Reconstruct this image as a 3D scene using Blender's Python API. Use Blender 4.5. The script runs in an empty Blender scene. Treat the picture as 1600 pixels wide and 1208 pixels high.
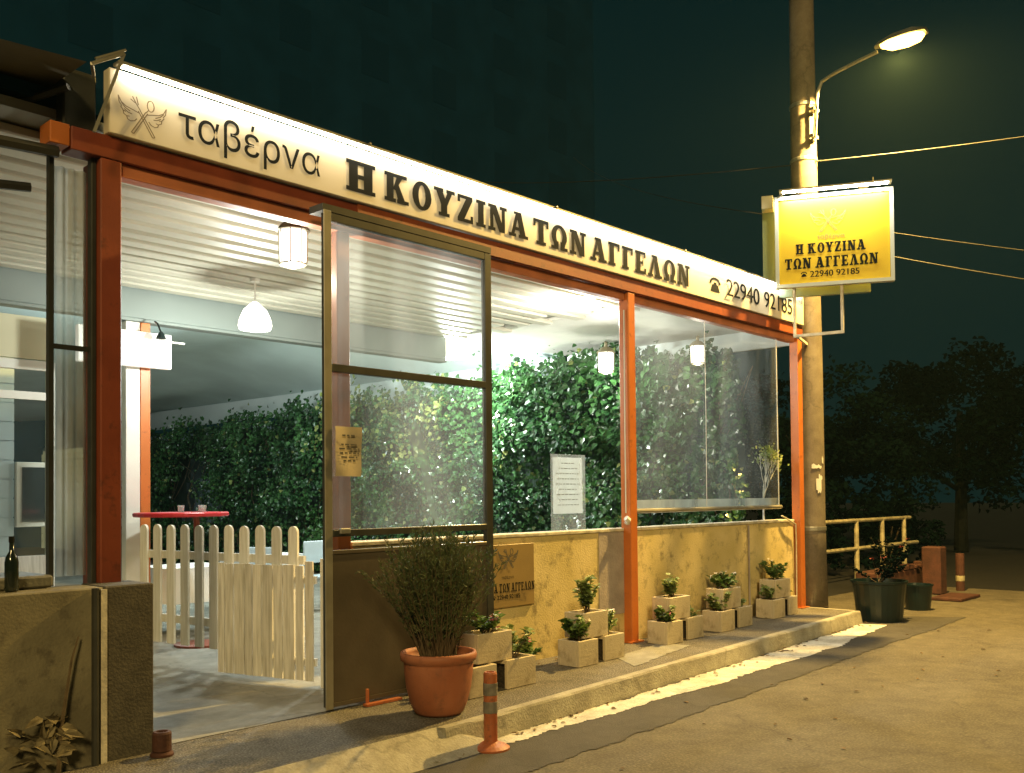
import bpy, math, random
from mathutils import Vector, Matrix
random.seed(7)
SC = bpy.context.scene
COL = SC.collection
R_ = math.radians

# ------------------------------------------------------------------ camera
def setup_camera():
    yaw, pitch, roll = R_(42.392), R_(1.313), R_(-0.541)
    f = Vector((math.cos(yaw)*math.cos(pitch), math.sin(yaw)*math.cos(pitch), math.sin(pitch)))
    r = Vector((math.sin(yaw), -math.cos(yaw), 0)); u = r.cross(f)
    Rr = math.cos(roll)*r + math.sin(roll)*u; Uu = -math.sin(roll)*r + math.cos(roll)*u
    m = Matrix((( Rr.x, Uu.x, -f.x, 0.0), (Rr.y, Uu.y, -f.y, -5.768), (Rr.z, Uu.z, -f.z, 1.5), (0, 0, 0, 1)))
    cd = bpy.data.cameras.new('camera'); co = bpy.data.objects.new('camera', cd); COL.objects.link(co)
    co.matrix_world = m
    cd.sensor_width = 36; cd.lens = 36*1500/1600; cd.shift_y = (741.4-604)/1600
    cd.clip_start = .05; cd.clip_end = 2000
    SC.camera = co
setup_camera()

# ------------------------------------------------------------------ world (night sky), weak far light, exposure
W = bpy.data.worlds.new('World'); SC.world = W; W.use_nodes = True
wn = W.node_tree.nodes; wn['Background'].inputs[0].default_value = (.0017, .0118, .0118, 1); wn['Background'].inputs[1].default_value = 1.0
sd = bpy.data.lights.new('sun', 'SUN'); sd.energy = 1.75; sd.angle = R_(9); sd.color = (1, .73, .30)
so = bpy.data.objects.new('sun', sd); COL.objects.link(so)
so.rotation_euler = Vector((.62, .66, -.48)).to_track_quat('-Z', 'Y').to_euler()
SC.view_settings.view_transform = 'Standard'; SC.view_settings.look = 'None'
SC.view_settings.exposure = 0; SC.view_settings.gamma = 1
SC.cycles.use_denoising = True
SC.cycles.sample_clamp_indirect = 4
SC.cycles.max_bounces = 8; SC.cycles.transparent_max_bounces = 24
SC.cycles.caustics_reflective = False; SC.cycles.caustics_refractive = False

def lamp(name, kind, loc, energy, color, parent=None, **kw):
    d = bpy.data.lights.new(name, kind); d.energy = energy; d.color = color
    for k, v in kw.items(): setattr(d, k, v)
    o = bpy.data.objects.new(name, d); COL.objects.link(o); o.location = loc
    if parent: o.parent = parent; o.location = Vector(loc)-parent.location
    return o

# ------------------------------------------------------------------ materials
def mat(name, col, rough=.6, metal=0, var=.0, vscale=8, col2=None, bump=0, bscale=40, spec=.5, emit=None, estr=0, detail=6, lo=.35, hi=.65):
    m = bpy.data.materials.new(name); m.use_nodes = True
    nt = m.node_tree; b = nt.nodes['Principled BSDF']
    c4 = (*col, 1); b.inputs['Base Color'].default_value = c4
    b.inputs['Roughness'].default_value = rough; b.inputs['Metallic'].default_value = metal
    b.inputs['Specular IOR Level'].default_value = spec
    tc = nt.nodes.new('ShaderNodeTexCoord')
    if var or col2:
        n = nt.nodes.new('ShaderNodeTexNoise'); n.inputs['Scale'].default_value = vscale; n.inputs['Detail'].default_value = detail
        nt.links.new(tc.outputs['Object'], n.inputs['Vector'])
        cr = nt.nodes.new('ShaderNodeValToRGB'); e = cr.color_ramp.elements
        e[0].position = lo; e[1].position = hi
        c2 = col2 or tuple(min(1, x*(1+var)) for x in col)
        c1 = col if col2 else tuple(x*(1-var) for x in col)
        e[0].color = (*c1, 1); e[1].color = (*c2, 1)
        nt.links.new(n.outputs['Fac'], cr.inputs['Fac']); nt.links.new(cr.outputs['Color'], b.inputs['Base Color'])
    if bump:
        n2 = nt.nodes.new('ShaderNodeTexNoise'); n2.inputs['Scale'].default_value = bscale; n2.inputs['Detail'].default_value = 5
        nt.links.new(tc.outputs['Object'], n2.inputs['Vector'])
        bp = nt.nodes.new('ShaderNodeBump'); bp.inputs['Strength'].default_value = bump; bp.inputs['Distance'].default_value = .02
        nt.links.new(n2.outputs['Fac'], bp.inputs['Height']); nt.links.new(bp.outputs['Normal'], b.inputs['Normal'])
    if emit:
        b.inputs['Emission Color'].default_value = (*emit, 1); b.inputs['Emission Strength'].default_value = estr
    return m

def ground_mat(name, base, stain, speck, rough=.85, spscale=90, spamt=.5, stscale=.9, bump=.5):
    """asphalt/concrete: broad worn areas, aggregate speckle, dark spots and hairline cracks"""
    m = bpy.data.materials.new(name); m.use_nodes = True; nt = m.node_tree; b = nt.nodes['Principled BSDF']
    N, L = nt.nodes.new, nt.links.new
    tc = N('ShaderNodeTexCoord')
    n1 = N('ShaderNodeTexNoise'); n1.inputs['Scale'].default_value = stscale; n1.inputs['Detail'].default_value = 9; n1.inputs['Roughness'].default_value = .7
    n2 = N('ShaderNodeTexNoise'); n2.inputs['Scale'].default_value = spscale; n2.inputs['Detail'].default_value = 3
    for n in (n1, n2): L(tc.outputs['Object'], n.inputs['Vector'])
    r1 = N('ShaderNodeValToRGB'); r1.color_ramp.elements[0].position = .32; r1.color_ramp.elements[1].position = .68
    r1.color_ramp.elements[0].color = (*stain, 1); r1.color_ramp.elements[1].color = (*base, 1)
    L(n1.outputs['Fac'], r1.inputs['Fac'])
    r2 = N('ShaderNodeValToRGB'); r2.color_ramp.elements[0].position = .45; r2.color_ramp.elements[1].position = .72
    r2.color_ramp.elements[0].color = (0, 0, 0, 1); r2.color_ramp.elements[1].color = (spamt, spamt, spamt, 1)
    L(n2.outputs['Fac'], r2.inputs['Fac'])
    mx = N('ShaderNodeMixRGB'); L(r2.outputs['Color'], mx.inputs['Fac']); L(r1.outputs['Color'], mx.inputs['Color1']); mx.inputs['Color2'].default_value = (*speck, 1)
    n4 = N('ShaderNodeTexNoise'); n4.inputs['Scale'].default_value = 4.5; n4.inputs['Detail'].default_value = 8; n4.inputs['Roughness'].default_value = .68; L(tc.outputs['Object'], n4.inputs['Vector'])
    r4 = N('ShaderNodeValToRGB'); r4.color_ramp.elements[0].position = .33; r4.color_ramp.elements[1].position = .62
    r4.color_ramp.elements[0].color = (.62, .60, .56, 1); r4.color_ramp.elements[1].color = (1.08, 1.08, 1.06, 1); L(n4.outputs['Fac'], r4.inputs['Fac'])
    m4 = N('ShaderNodeMixRGB'); m4.blend_type = 'MULTIPLY'; m4.inputs['Fac'].default_value = .75; L(mx.outputs['Color'], m4.inputs['Color1']); L(r4.outputs['Color'], m4.inputs['Color2']); mx = m4
    v = N('ShaderNodeTexVoronoi'); v.feature = 'DISTANCE_TO_EDGE'; v.inputs['Scale'].default_value = .55
    nd = N('ShaderNodeTexNoise'); nd.inputs['Scale'].default_value = 3; nd.inputs['Detail'].default_value = 6; L(tc.outputs['Object'], nd.inputs['Vector'])
    ad = N('ShaderNodeMixRGB'); ad.blend_type = 'ADD'; ad.inputs['Fac'].default_value = .7
    L(tc.outputs['Object'], ad.inputs['Color1']); L(nd.outputs['Color'], ad.inputs['Color2']); L(ad.outputs['Color'], v.inputs['Vector'])
    r3 = N('ShaderNodeValToRGB'); r3.color_ramp.elements[0].position = 0; r3.color_ramp.elements[1].position = .012
    r3.color_ramp.elements[0].color = (.55, .55, .55, 1); r3.color_ramp.elements[1].color = (1, 1, 1, 1)
    L(v.outputs['Distance'], r3.inputs['Fac'])
    m2 = N('ShaderNodeMixRGB'); m2.blend_type = 'MULTIPLY'; m2.inputs['Fac'].default_value = .6
    L(mx.outputs['Color'], m2.inputs['Color1']); L(r3.outputs['Color'], m2.inputs['Color2'])
    L(m2.outputs['Color'], b.inputs['Base Color']); b.inputs['Roughness'].default_value = rough
    bp = N('ShaderNodeBump'); bp.inputs['Strength'].default_value = bump; bp.inputs['Distance'].default_value = .015
    L(n2.outputs['Fac'], bp.inputs['Height']); L(bp.outputs['Normal'], b.inputs['Normal'])
    return m

def stucco_mat(name, base, light, stain, rough=.9, bstr=.35, lo=.515, hi=.66, sc=1.0):
    m = bpy.data.materials.new(name); m.use_nodes = True; nt = m.node_tree; b = nt.nodes['Principled BSDF']
    N, L = nt.nodes.new, nt.links.new
    tc = N('ShaderNodeTexCoord')
    n1 = N('ShaderNodeTexNoise'); n1.inputs['Scale'].default_value = 2.2*sc; n1.inputs['Detail'].default_value = 8
    n2 = N('ShaderNodeTexNoise'); n2.inputs['Scale'].default_value = 7*sc; n2.inputs['Detail'].default_value = 10; n2.inputs['Roughness'].default_value = .72
    n3 = N('ShaderNodeTexNoise'); n3.inputs['Scale'].default_value = 60*sc; n3.inputs['Detail'].default_value = 4
    for n in (n1, n2, n3): L(tc.outputs['Object'], n.inputs['Vector'])
    r1 = N('ShaderNodeValToRGB'); r1.color_ramp.elements[0].position = .35; r1.color_ramp.elements[1].position = .65
    r1.color_ramp.elements[0].color = (*base, 1); r1.color_ramp.elements[1].color = (*light, 1); L(n1.outputs['Fac'], r1.inputs['Fac'])
    r2 = N('ShaderNodeValToRGB'); r2.color_ramp.elements[0].position = lo; r2.color_ramp.elements[1].position = hi
    r2.color_ramp.elements[0].color = (0, 0, 0, 1); r2.color_ramp.elements[1].color = (.8, .8, .8, 1); L(n2.outputs['Fac'], r2.inputs['Fac'])
    mx = N('ShaderNodeMixRGB'); L(r2.outputs['Color'], mx.inputs['Fac']); L(r1.outputs['Color'], mx.inputs['Color1']); mx.inputs['Color2'].default_value = (*stain, 1)
    L(mx.outputs['Color'], b.inputs['Base Color']); b.inputs['Roughness'].default_value = rough
    bp = N('ShaderNodeBump'); bp.inputs['Strength'].default_value = bstr; bp.inputs['Distance'].default_value = .012
    ad = N('ShaderNodeMath'); ad.operation = 'ADD'; L(n2.outputs['Fac'], ad.inputs[0]); L(n3.outputs['Fac'], ad.inputs[1])
    L(ad.outputs[0], bp.inputs['Height']); L(bp.outputs['Normal'], b.inputs['Normal'])
    return m

def plastic_mat(name, haze, gloss=.05, tint=(.93, .97, .95), vs=1.6, rough=.1):
    """clear PVC or glass: see-through, a little milky in drifts, reflecting the street"""
    m = bpy.data.materials.new(name); m.use_nodes = True; nt = m.node_tree
    N, L = nt.nodes.new, nt.links.new
    nt.nodes.remove(nt.nodes['Principled BSDF']); out = nt.nodes['Material Output']
    tr = N('ShaderNodeBsdfTransparent'); tr.inputs[0].default_value = (*tint, 1)
    tl = N('ShaderNodeBsdfTranslucent'); tl.inputs[0].default_value = (.85, .9, .88, 1)
    df = N('ShaderNodeBsdfDiffuse'); df.inputs[0].default_value = (.7, .72, .7, 1)
    gl = N('ShaderNodeBsdfGlossy'); gl.inputs['Roughness'].default_value = rough
    tc = N('ShaderNodeTexCoord'); mp = N('ShaderNodeMapping'); mp.inputs['Scale'].default_value = (1, 1, .45); L(tc.outputs['Object'], mp.inputs['Vector'])
    n = N('ShaderNodeTexNoise'); n.inputs['Scale'].default_value = vs; n.inputs['Detail'].default_value = 7; n.inputs['Distortion'].default_value = .6
    L(mp.outputs['Vector'], n.inputs['Vector'])
    rp = N('ShaderNodeMapRange'); rp.inputs['From Min'].default_value = .3; rp.inputs['From Max'].default_value = .75
    rp.inputs['To Min'].default_value = haze*.45; rp.inputs['To Max'].default_value = haze*1.6
    L(n.outputs['Fac'], rp.inputs['Value'])
    a = N('ShaderNodeMixShader'); a.inputs[0].default_value = .4; L(tl.outputs[0], a.inputs[1]); L(df.outputs[0], a.inputs[2])
    b = N('ShaderNodeMixShader'); L(rp.outputs[0], b.inputs[0]); L(tr.outputs[0], b.inputs[1]); L(a.outputs[0], b.inputs[2])
    fr = N('ShaderNodeFresnel'); fr.inputs[0].default_value = 1.35
    sc = N('ShaderNodeMath'); sc.operation = 'MULTIPLY_ADD'; sc.inputs[1].default_value = .75; sc.inputs[2].default_value = gloss; L(fr.outputs[0], sc.inputs[0])
    c = N('ShaderNodeMixShader'); L(sc.outputs[0], c.inputs[0]); L(b.outputs[0], c.inputs[1]); L(gl.outputs[0], c.inputs[2])
    L(c.outputs[0], out.inputs['Surface'])
    return m

def leaf_mat(name, c1, c2, rough=.35, vs=3.0, spec=.5, trans=.25):
    m = mat(name, c1, rough, var=.1, col2=c2, vscale=vs, spec=spec, detail=8)
    nt = m.node_tree; b = nt.nodes['Principled BSDF']; out = nt.nodes['Material Output']
    tl = nt.nodes.new('ShaderNodeBsdfTranslucent'); cr = [n for n in nt.nodes if n.type == 'VALTORGB'][0]
    nt.links.new(cr.outputs['Color'], tl.inputs[0])
    mx = nt.nodes.new('ShaderNodeMixShader'); mx.inputs[0].default_value = trans
    nt.links.new(b.outputs[0], mx.inputs[1]); nt.links.new(tl.outputs[0], mx.inputs[2]); nt.links.new(mx.outputs[0], out.inputs['Surface'])
    return m

def wood_mat(name, c1, c2, rough=.7):
    m = bpy.data.materials.new(name); m.use_nodes = True; nt = m.node_tree; b = nt.nodes['Principled BSDF']
    N, L = nt.nodes.new, nt.links.new
    tc = N('ShaderNodeTexCoord'); mp = N('ShaderNodeMapping'); mp.inputs['Scale'].default_value = (28, 28, 2.2); L(tc.outputs['Object'], mp.inputs['Vector'])
    n = N('ShaderNodeTexNoise'); n.inputs['Scale'].default_value = 1.4; n.inputs['Detail'].default_value = 7; L(mp.outputs[0], n.inputs['Vector'])
    r = N('ShaderNodeValToRGB'); r.color_ramp.elements[0].position = .34; r.color_ramp.elements[1].position = .6
    r.color_ramp.elements[0].color = (*c2, 1); r.color_ramp.elements[1].color = (*c1, 1)
    oi = N('ShaderNodeObjectInfo'); mr = N('ShaderNodeMapRange'); mr.inputs['To Min'].default_value = .80; mr.inputs['To Max'].default_value = 1.08; L(oi.outputs['Random'], mr.inputs['Value'])
    hs = N('ShaderNodeHueSaturation'); L(mr.outputs[0], hs.inputs['Value']); L(r.outputs['Color'], hs.inputs['Color'])
    L(n.outputs['Fac'], r.inputs['Fac']); L(hs.outputs['Color'], b.inputs['Base Color']); b.inputs['Roughness'].default_value = rough
    bp = N('ShaderNodeBump'); bp.inputs['Strength'].default_value = .3; bp.inputs['Distance'].default_value = .004
    L(n.outputs['Fac'], bp.inputs['Height']); L(bp.outputs['Normal'], b.inputs['Normal'])
    return m

M = dict(
 dimmed_ground=ground_mat('dimmed_ground', (.010, .009, .006), (.005, .005, .004), (.02, .017, .011), spscale=25),
 road=ground_mat('worn_asphalt', (.118, .102, .066), (.070, .060, .040), (.23, .20, .145), spscale=58, spamt=.5),
 patch=ground_mat('dark_asphalt', (.062, .056, .046), (.040, .036, .030), (.12, .11, .09), spscale=110, spamt=.5),
 pave=ground_mat('gravelly_asphalt', (.135, .12, .09), (.07, .062, .05), (.38, .35, .28), spscale=75, spamt=.75, bump=.9),
 slab=ground_mat('smooth_concrete', (.30, .29, .25), (.20, .20, .175), (.36, .35, .3), spscale=120, spamt=.25, bump=.2),
 kerb=ground_mat('kerb_concrete', (.45, .42, .33), (.27, .25, .19), (.55, .52, .42), spscale=60, spamt=.3, stscale=3),
 line=ground_mat('road_paint', (.80, .78, .70), (.52, .49, .42), (.30, .28, .24), spscale=55, spamt=.35, stscale=5),
 stucco=stucco_mat('stucco', (.58, .465, .19), (.72, .59, .29), (.21, .16, .075)),
 cope=mat('coping', (.55, .50, .38), .85, var=.25, vscale=9, bump=.3),
 patchwall=mat('lilac_render', (.36, .31, .29), .9, var=.15, vscale=6, bump=.3),
 beam_lit=stucco_mat('dull_orange_paint', (.25, .058, .019), (.31, .075, .024), (.11, .036, .018), .45, .05, .56, .70, 1.6),
 orange=stucco_mat('orange_paint', (.49, .135, .024), (.56, .165, .032), (.20, .058, .018), .42, .05, .58, .70, 1.6),
 dim_orange=stucco_mat('dimmed_orange_paint', (.22, .048, .021), (.29, .066, .028), (.10, .03, .016), .42, .05, .56, .70, 1.6),
 maroon=mat('dark_red_paint', (.23, .050, .022), .42, var=.2, vscale=4),
 pinkish=mat('faded_orange_paint', (.58, .20, .095), .45, var=.15, vscale=4),
 signw=mat('sign_banner', (.70, .63, .48), .45, var=.035, vscale=1.8),
 black=mat('black_paint', (.010, .011, .009), .9, spec=.12),
 grey_ink=mat('brown_ink', (.20, .15, .08), .6),
 alu=mat('weathered_aluminium', (.34, .32, .25), .42, metal=.55, var=.15, vscale=6),
 dkalu=mat('dark_metal_frame', (.055, .055, .045), .42, metal=.4, var=.2, vscale=6),
 dkpanel=mat('brown_panel', (.085, .068, .046), .38, var=.22, vscale=2.5, bump=.05),
 white=mat('white_paint', (.74, .73, .66), .5, var=.06, vscale=3, bump=.05),
 ceil=mat('grey_ceiling', (.34, .36, .32), .55, var=.05, vscale=1.5),
 batten=mat('pale_batten', (.60, .58, .47), .5, var=.06, vscale=2),
 greybeam=mat('grey_beam', (.235, .275, .255), .6, var=.05, vscale=2),
 canvas=mat('grey_canvas', (.66, .78, .76), .75, var=.10, vscale=.8, bump=.25, bscale=1.3),
 canvasw=mat('white_canvas', (.68, .74, .72), .7, var=.06, vscale=1),
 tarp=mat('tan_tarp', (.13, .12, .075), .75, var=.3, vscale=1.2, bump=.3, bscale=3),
 siding=mat('white_siding', (.50, .62, .68), .55, var=.05, vscale=3),
 cream=mat('cream_paint', (.66, .62, .42), .6, var=.05, vscale=2),
 glassdark=mat('window_pane', (.03, .04, .04), .06, spec=.9),
 pvc=plastic_mat('clear_curtain', .10, .06),
 pvc2=plastic_mat('milky_curtain', .55, .06, vs=2.4),
 door_glass=plastic_mat('scuffed_glazing', .23, .06, vs=1.3, rough=.16),
 glass=plastic_mat('pane_glass', .03, .05),
 picket=wood_mat('white_wood', (.80, .79, .73), (.66, .64, .57)),
 oldwood=wood_mat('worn_white_wood', (.78, .76, .70), (.54, .52, .46)),
 terra=stucco_mat('terracotta', (.30, .095, .040), (.39, .145, .072), (.19, .075, .040), .65, .12, .53, .70, 1.6),
 soil=mat('soil', (.035, .026, .017), .95, var=.4, vscale=30, bump=.8),
 block=stucco_mat('planter_concrete', (.50, .42, .28), (.64, .56, .40), (.34, .27, .17)),
 ivy=leaf_mat('ivy_leaf', (.012, .048, .016), (.050, .140, .036), .26, vs=2.0, spec=.6, trans=.2),
 ivyw=leaf_mat('ivy_leaf_yellow', (.16, .22, .05), (.32, .36, .12), .35, vs=4, trans=.3),
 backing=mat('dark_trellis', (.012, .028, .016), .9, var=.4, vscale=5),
 stem=mat('woody_stem', (.10, .07, .035), .8, var=.3, vscale=20),
 bark=mat('dark_bark', (.010, .011, .009), .95, var=.3, vscale=9, spec=.05),
 rose=leaf_mat('needle_leaf', (.040, .068, .020), (.105, .120, .040), .6, vs=7, trans=.15),
 geran=leaf_mat('geranium_leaf', (.055, .13, .018), (.19, .27, .06), .45, vs=14),
 palegreen=leaf_mat('pale_leaf', (.13, .20, .045), (.30, .36, .12), .5, vs=14),
 petal_p=mat('pink_petal', (.55, .14, .22), .6),
 petal_w=mat('white_petal', (.8, .74, .66), .6),
 petal_r=mat('dark_red_petal', (.22, .035, .03), .6),
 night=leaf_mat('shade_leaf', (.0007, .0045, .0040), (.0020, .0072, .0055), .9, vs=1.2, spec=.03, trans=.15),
 bol=stucco_mat('orange_rubber', (.36, .095, .030), (.43, .135, .05), (.13, .055, .03), .55, .10, .52, .66, 3),
 bolband=mat('reflective_band', (.20, .18, .15), .35, metal=.2, var=.25, vscale=18),
 pole=ground_mat('pole_concrete', (.21, .175, .125), (.135, .11, .08), (.25, .21, .155), spscale=50, spamt=.25, stscale=1.8, bump=.2),
 galv=mat('galvanised_steel', (.36, .35, .31), .42, metal=.7, var=.15, vscale=12),
 yellow=mat('yellow_sign_film', (.78, .53, .018), .42, var=.03, vscale=4),
 signframe=mat('sign_frame', (.62, .68, .64), .4, metal=.25),
 teal=mat('weathered_teal_metal', (.22, .33, .29), .5, metal=.2),
 paper=mat('paper', (.72, .70, .63), .7, var=.04, vscale=10),
 paperw=mat('white_paper', (.85, .85, .82), .7),
 tanpaper=mat('sun_tanned_paper', (.50, .42, .28), .75, var=.08, vscale=8),
 holder=plastic_mat('clear_holder', .3, .06),
 plaque=mat('brown_plaque', (.30, .205, .075), .5, var=.07, vscale=4),
 greyink=mat('pale_grey_ink', (.42, .42, .40), .7),
 inkd=mat('dark_ink', (.10, .09, .07), .7),
 red=mat('red_lacquer', (.52, .025, .035), .35),
 tub=mat('dark_green_plastic', (.004, .014, .014), .35, var=.2, vscale=6),
 brick=mat('red_clay', (.070, .024, .014), .8, var=.25, vscale=10, bump=.3),
 railing=mat('cream_railing_paint', (.34, .30, .18), .5, var=.35, vscale=9, bump=.15),
 stone=mat('stone_slab', (.12, .115, .085), .6, var=.3, vscale=4, bump=.3),
 garden=stucco_mat('garden_wall_render', (.13, .115, .07), (.27, .24, .15), (.085, .07, .045)),
 garden2=mat('garden_wall_end', (.075, .066, .046), .9, var=.22, vscale=8, bump=.5, bscale=60),
 bottle=mat('dark_bottle', (.012, .018, .012), .12, spec=.8),
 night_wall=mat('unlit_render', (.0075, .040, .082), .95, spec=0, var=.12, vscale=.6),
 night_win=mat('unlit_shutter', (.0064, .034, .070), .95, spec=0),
 cable=mat('black_cable', (.040, .038, .030), .6),
 lampglass=mat('lamp_glass', (.9, .88, .82), .4, emit=(1, .95, .84), estr=3.2),
 bulb=mat('bulb_glass', (.9, .88, .82), .4, emit=(1, .97, .90), estr=30),
 led=mat('led_lens', (.9, .9, .85), .4, emit=(1, .90, .70), estr=62),
 led2=mat('led_lens_cool', (.9, .9, .85), .4, emit=(1, .95, .84), estr=120),
 sodium=mat('sodium_bowl', (.9, .8, .5), .4, emit=(1, .62, .12), estr=11),
 litbox=mat('lit_sign_face', (.85, .85, .8), .5, emit=(1, .97, .86), estr=.55),
 brass=mat('dull_brass', (.32, .28, .18), .4, metal=.6),
)

# ------------------------------------------------------------------ mesh helpers
class MB:
    def __init__(s): s.v = []; s.f = []; s.m = []
    def add(s, vs, fs, mi=0):
        k = len(s.v); s.v += [tuple(v) for v in vs]; s.f += [tuple(i+k for i in f) for f in fs]; s.m += [mi]*len(fs); return s
    def box(s, a, b, mi=0, ch=0):
        x0, y0, z0 = a; x1, y1, z1 = b
        if ch <= 0:
            return s.add([(x0,y0,z0),(x1,y0,z0),(x1,y1,z0),(x0,y1,z0),(x0,y0,z1),(x1,y0,z1),(x1,y1,z1),(x0,y1,z1)],
                  [(0,3,2,1),(4,5,6,7),(0,1,5,4),(1,2,6,5),(2,3,7,6),(3,0,4,7)], mi)
        c = ch; V = []; idx = {}
        for sx in (0,1):
            for sy in (0,1):
                for sz in (0,1):
                    X=(x0,x1)[sx]; Y=(y0,y1)[sy]; Z=(z0,z1)[sz]; dx=(c,-c)[sx]; dy=(c,-c)[sy]; dz=(c,-c)[sz]
                    idx[sx,sy,sz]=len(V); V += [(X,Y+dy,Z+dz),(X+dx,Y,Z+dz),(X+dx,Y+dy,Z)]
        F=[]
        for a_ in (0,1):
            F.append([idx[a_,0,0],idx[a_,1,0],idx[a_,1,1],idx[a_,0,1]][::(-1 if a_==0 else 1)])
            F.append([idx[0,a_,0]+1,idx[1,a_,0]+1,idx[1,a_,1]+1,idx[0,a_,1]+1][::(1 if a_==0 else -1)])
            F.append([idx[0,0,a_]+2,idx[1,0,a_]+2,idx[1,1,a_]+2,idx[0,1,a_]+2][::(-1 if a_==0 else 1)])
        for p in (0,1):
            for q in (0,1):
                F.append([idx[p,q,0],idx[p,q,0]+1,idx[p,q,1]+1,idx[p,q,1]])
                F.append([idx[p,0,q],idx[p,0,q]+2,idx[p,1,q]+2,idx[p,1,q]])
                F.append([idx[0,p,q]+1,idx[0,p,q]+2,idx[1,p,q]+2,idx[1,p,q]+1])
        for k in idx.values(): F.append([k,k+1,k+2])
        return s.add(V, F, mi)
    def quad(s, a, b, c, d, mi=0): return s.add([a,b,c,d], [(0,1,2,3)], mi)
    def tube(s, pts, r, n=8, mi=0, cap=True):
        pts = [Vector(p) for p in pts]; rs = r if isinstance(r, (list, tuple)) else [r]*len(pts)
        V=[]; prev=None
        for i, p in enumerate(pts):
            d = (pts[min(i+1,len(pts)-1)]-pts[max(i-1,0)]).normalized()
            if prev is None:
                a = d.cross(Vector((0,0,1)));
                if a.length < 1e-3: a = d.cross(Vector((0,1,0)))
                a.normalize()
            else:
                a = prev - d*prev.dot(d); a.normalize()
            prev = a; b = d.cross(a)
            for k in range(n):
                t = 2*math.pi*k/n; V.append(p + (a*math.cos(t)+b*math.sin(t))*rs[i])
        F=[(i*n+k, i*n+(k+1)%n, (i+1)*n+(k+1)%n, (i+1)*n+k) for i in range(len(pts)-1) for k in range(n)]
        if cap: F += [tuple(range(n-1,-1,-1)), tuple((len(pts)-1)*n+k for k in range(n))]
        return s.add(V, F, mi)
    def bar(s, p, q, w, h, up=(0,0,1), mi=0):
        p=Vector(p); q=Vector(q); d=(q-p).normalized(); u=Vector(up)
        if abs(d.dot(u)) > .98: u=Vector((0,1,0))
        a=d.cross(u).normalized(); b=a.cross(d)
        V=[x+a*sx*w/2+b*sz*h/2 for x in (p,q) for sx,sz in ((-1,-1),(1,-1),(1,1),(-1,1))]
        return s.add(V, [(3,2,1,0),(4,5,6,7),(0,1,5,4),(1,2,6,5),(2,3,7,6),(3,0,4,7)], mi)
    def lathe(s, prof, c=(0,0,0), n=24, mi=0):
        V=[]
        for r, z in prof:
            for k in range(n):
                t=2*math.pi*k/n; V.append((c[0]+r*math.cos(t), c[1]+r*math.sin(t), c[2]+z))
        F=[(i*n+k, i*n+(k+1)%n, (i+1)*n+(k+1)%n, (i+1)*n+k) for i in range(len(prof)-1) for k in range(n)]
        if prof[0][0] > 1e-6: F.append(tuple(range(n-1,-1,-1)))
        if prof[-1][0] > 1e-6: F.append(tuple((len(prof)-1)*n+k for k in range(n)))
        return s.add(V, F, mi)
    def leaf(s, p, d, nrm, L, wd, mi=0, lobed=True):
        d = Vector(d).normalized(); a = d.cross(Vector(nrm))
        if a.length < 1e-4: a = d.cross(Vector((.3,.5,.8)))
        a.normalize(); nn = a.cross(d); p = Vector(p)
        P = lambda x, y, z=0: p + a*(x*wd) + d*(y*L) + nn*(z*L)
        if lobed:
            s.add([P(0,0), P(-.5,.22,.12), P(-.36,.62,.10), P(0,1,-.05), P(.36,.62,.10), P(.5,.22,.12)], [(0,3,2,1),(0,5,4,3)], mi)
        else:
            s.add([P(0,0), P(-.5,.45,.06), P(0,1), P(.5,.45,.06)], [(0,2,1),(0,3,2)], mi)
        return s
    def build(s, name, mats, parent=None, smooth=False, weld=False):
        me = bpy.data.meshes.new(name); me.from_pydata([tuple(v) for v in s.v], [], s.f)
        for m in (mats if isinstance(mats, (list, tuple)) else [mats]): me.materials.append(m)
        if any(s.m): me.polygons.foreach_set('material_index', s.m)
        if smooth: me.polygons.foreach_set('use_smooth', [True]*len(me.polygons))
        me.update()
        o = bpy.data.objects.new(name, me); COL.objects.link(o)
        if parent:
            o.parent = parent; o.matrix_parent_inverse = Matrix.Identity(4)
            off = root_loc(parent)
            if off.length: me.transform(Matrix.Translation(-off))
        if smooth == 'auto' or smooth is True: pass
        return o

ROOT = {}
def root_loc(o):
    v = Vector((0,0,0))
    while o: v = v + o.location; o = o.parent
    return v

def tag(o, label, cat, group=None, kind=None):
    o['label'] = label; o['category'] = cat
    if group: o['group'] = group
    if kind: o['kind'] = kind
    return o
def thing(name, loc, label, cat, group=None):
    o = bpy.data.objects.new(name, None); o.empty_display_size = .1; COL.objects.link(o); o.location = loc
    return tag(o, label, cat, group)
def struct(name, mb, m, label=None, kind='structure'):
    o = mb.build(name, m); o['kind'] = kind
    if label: o['label'] = label
    return o
def copy_tree(o, parent=None):
    c = o.copy(); COL.objects.link(c); c.parent = parent
    for ch in list(o.children): copy_tree(ch, c)
    return c

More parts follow.
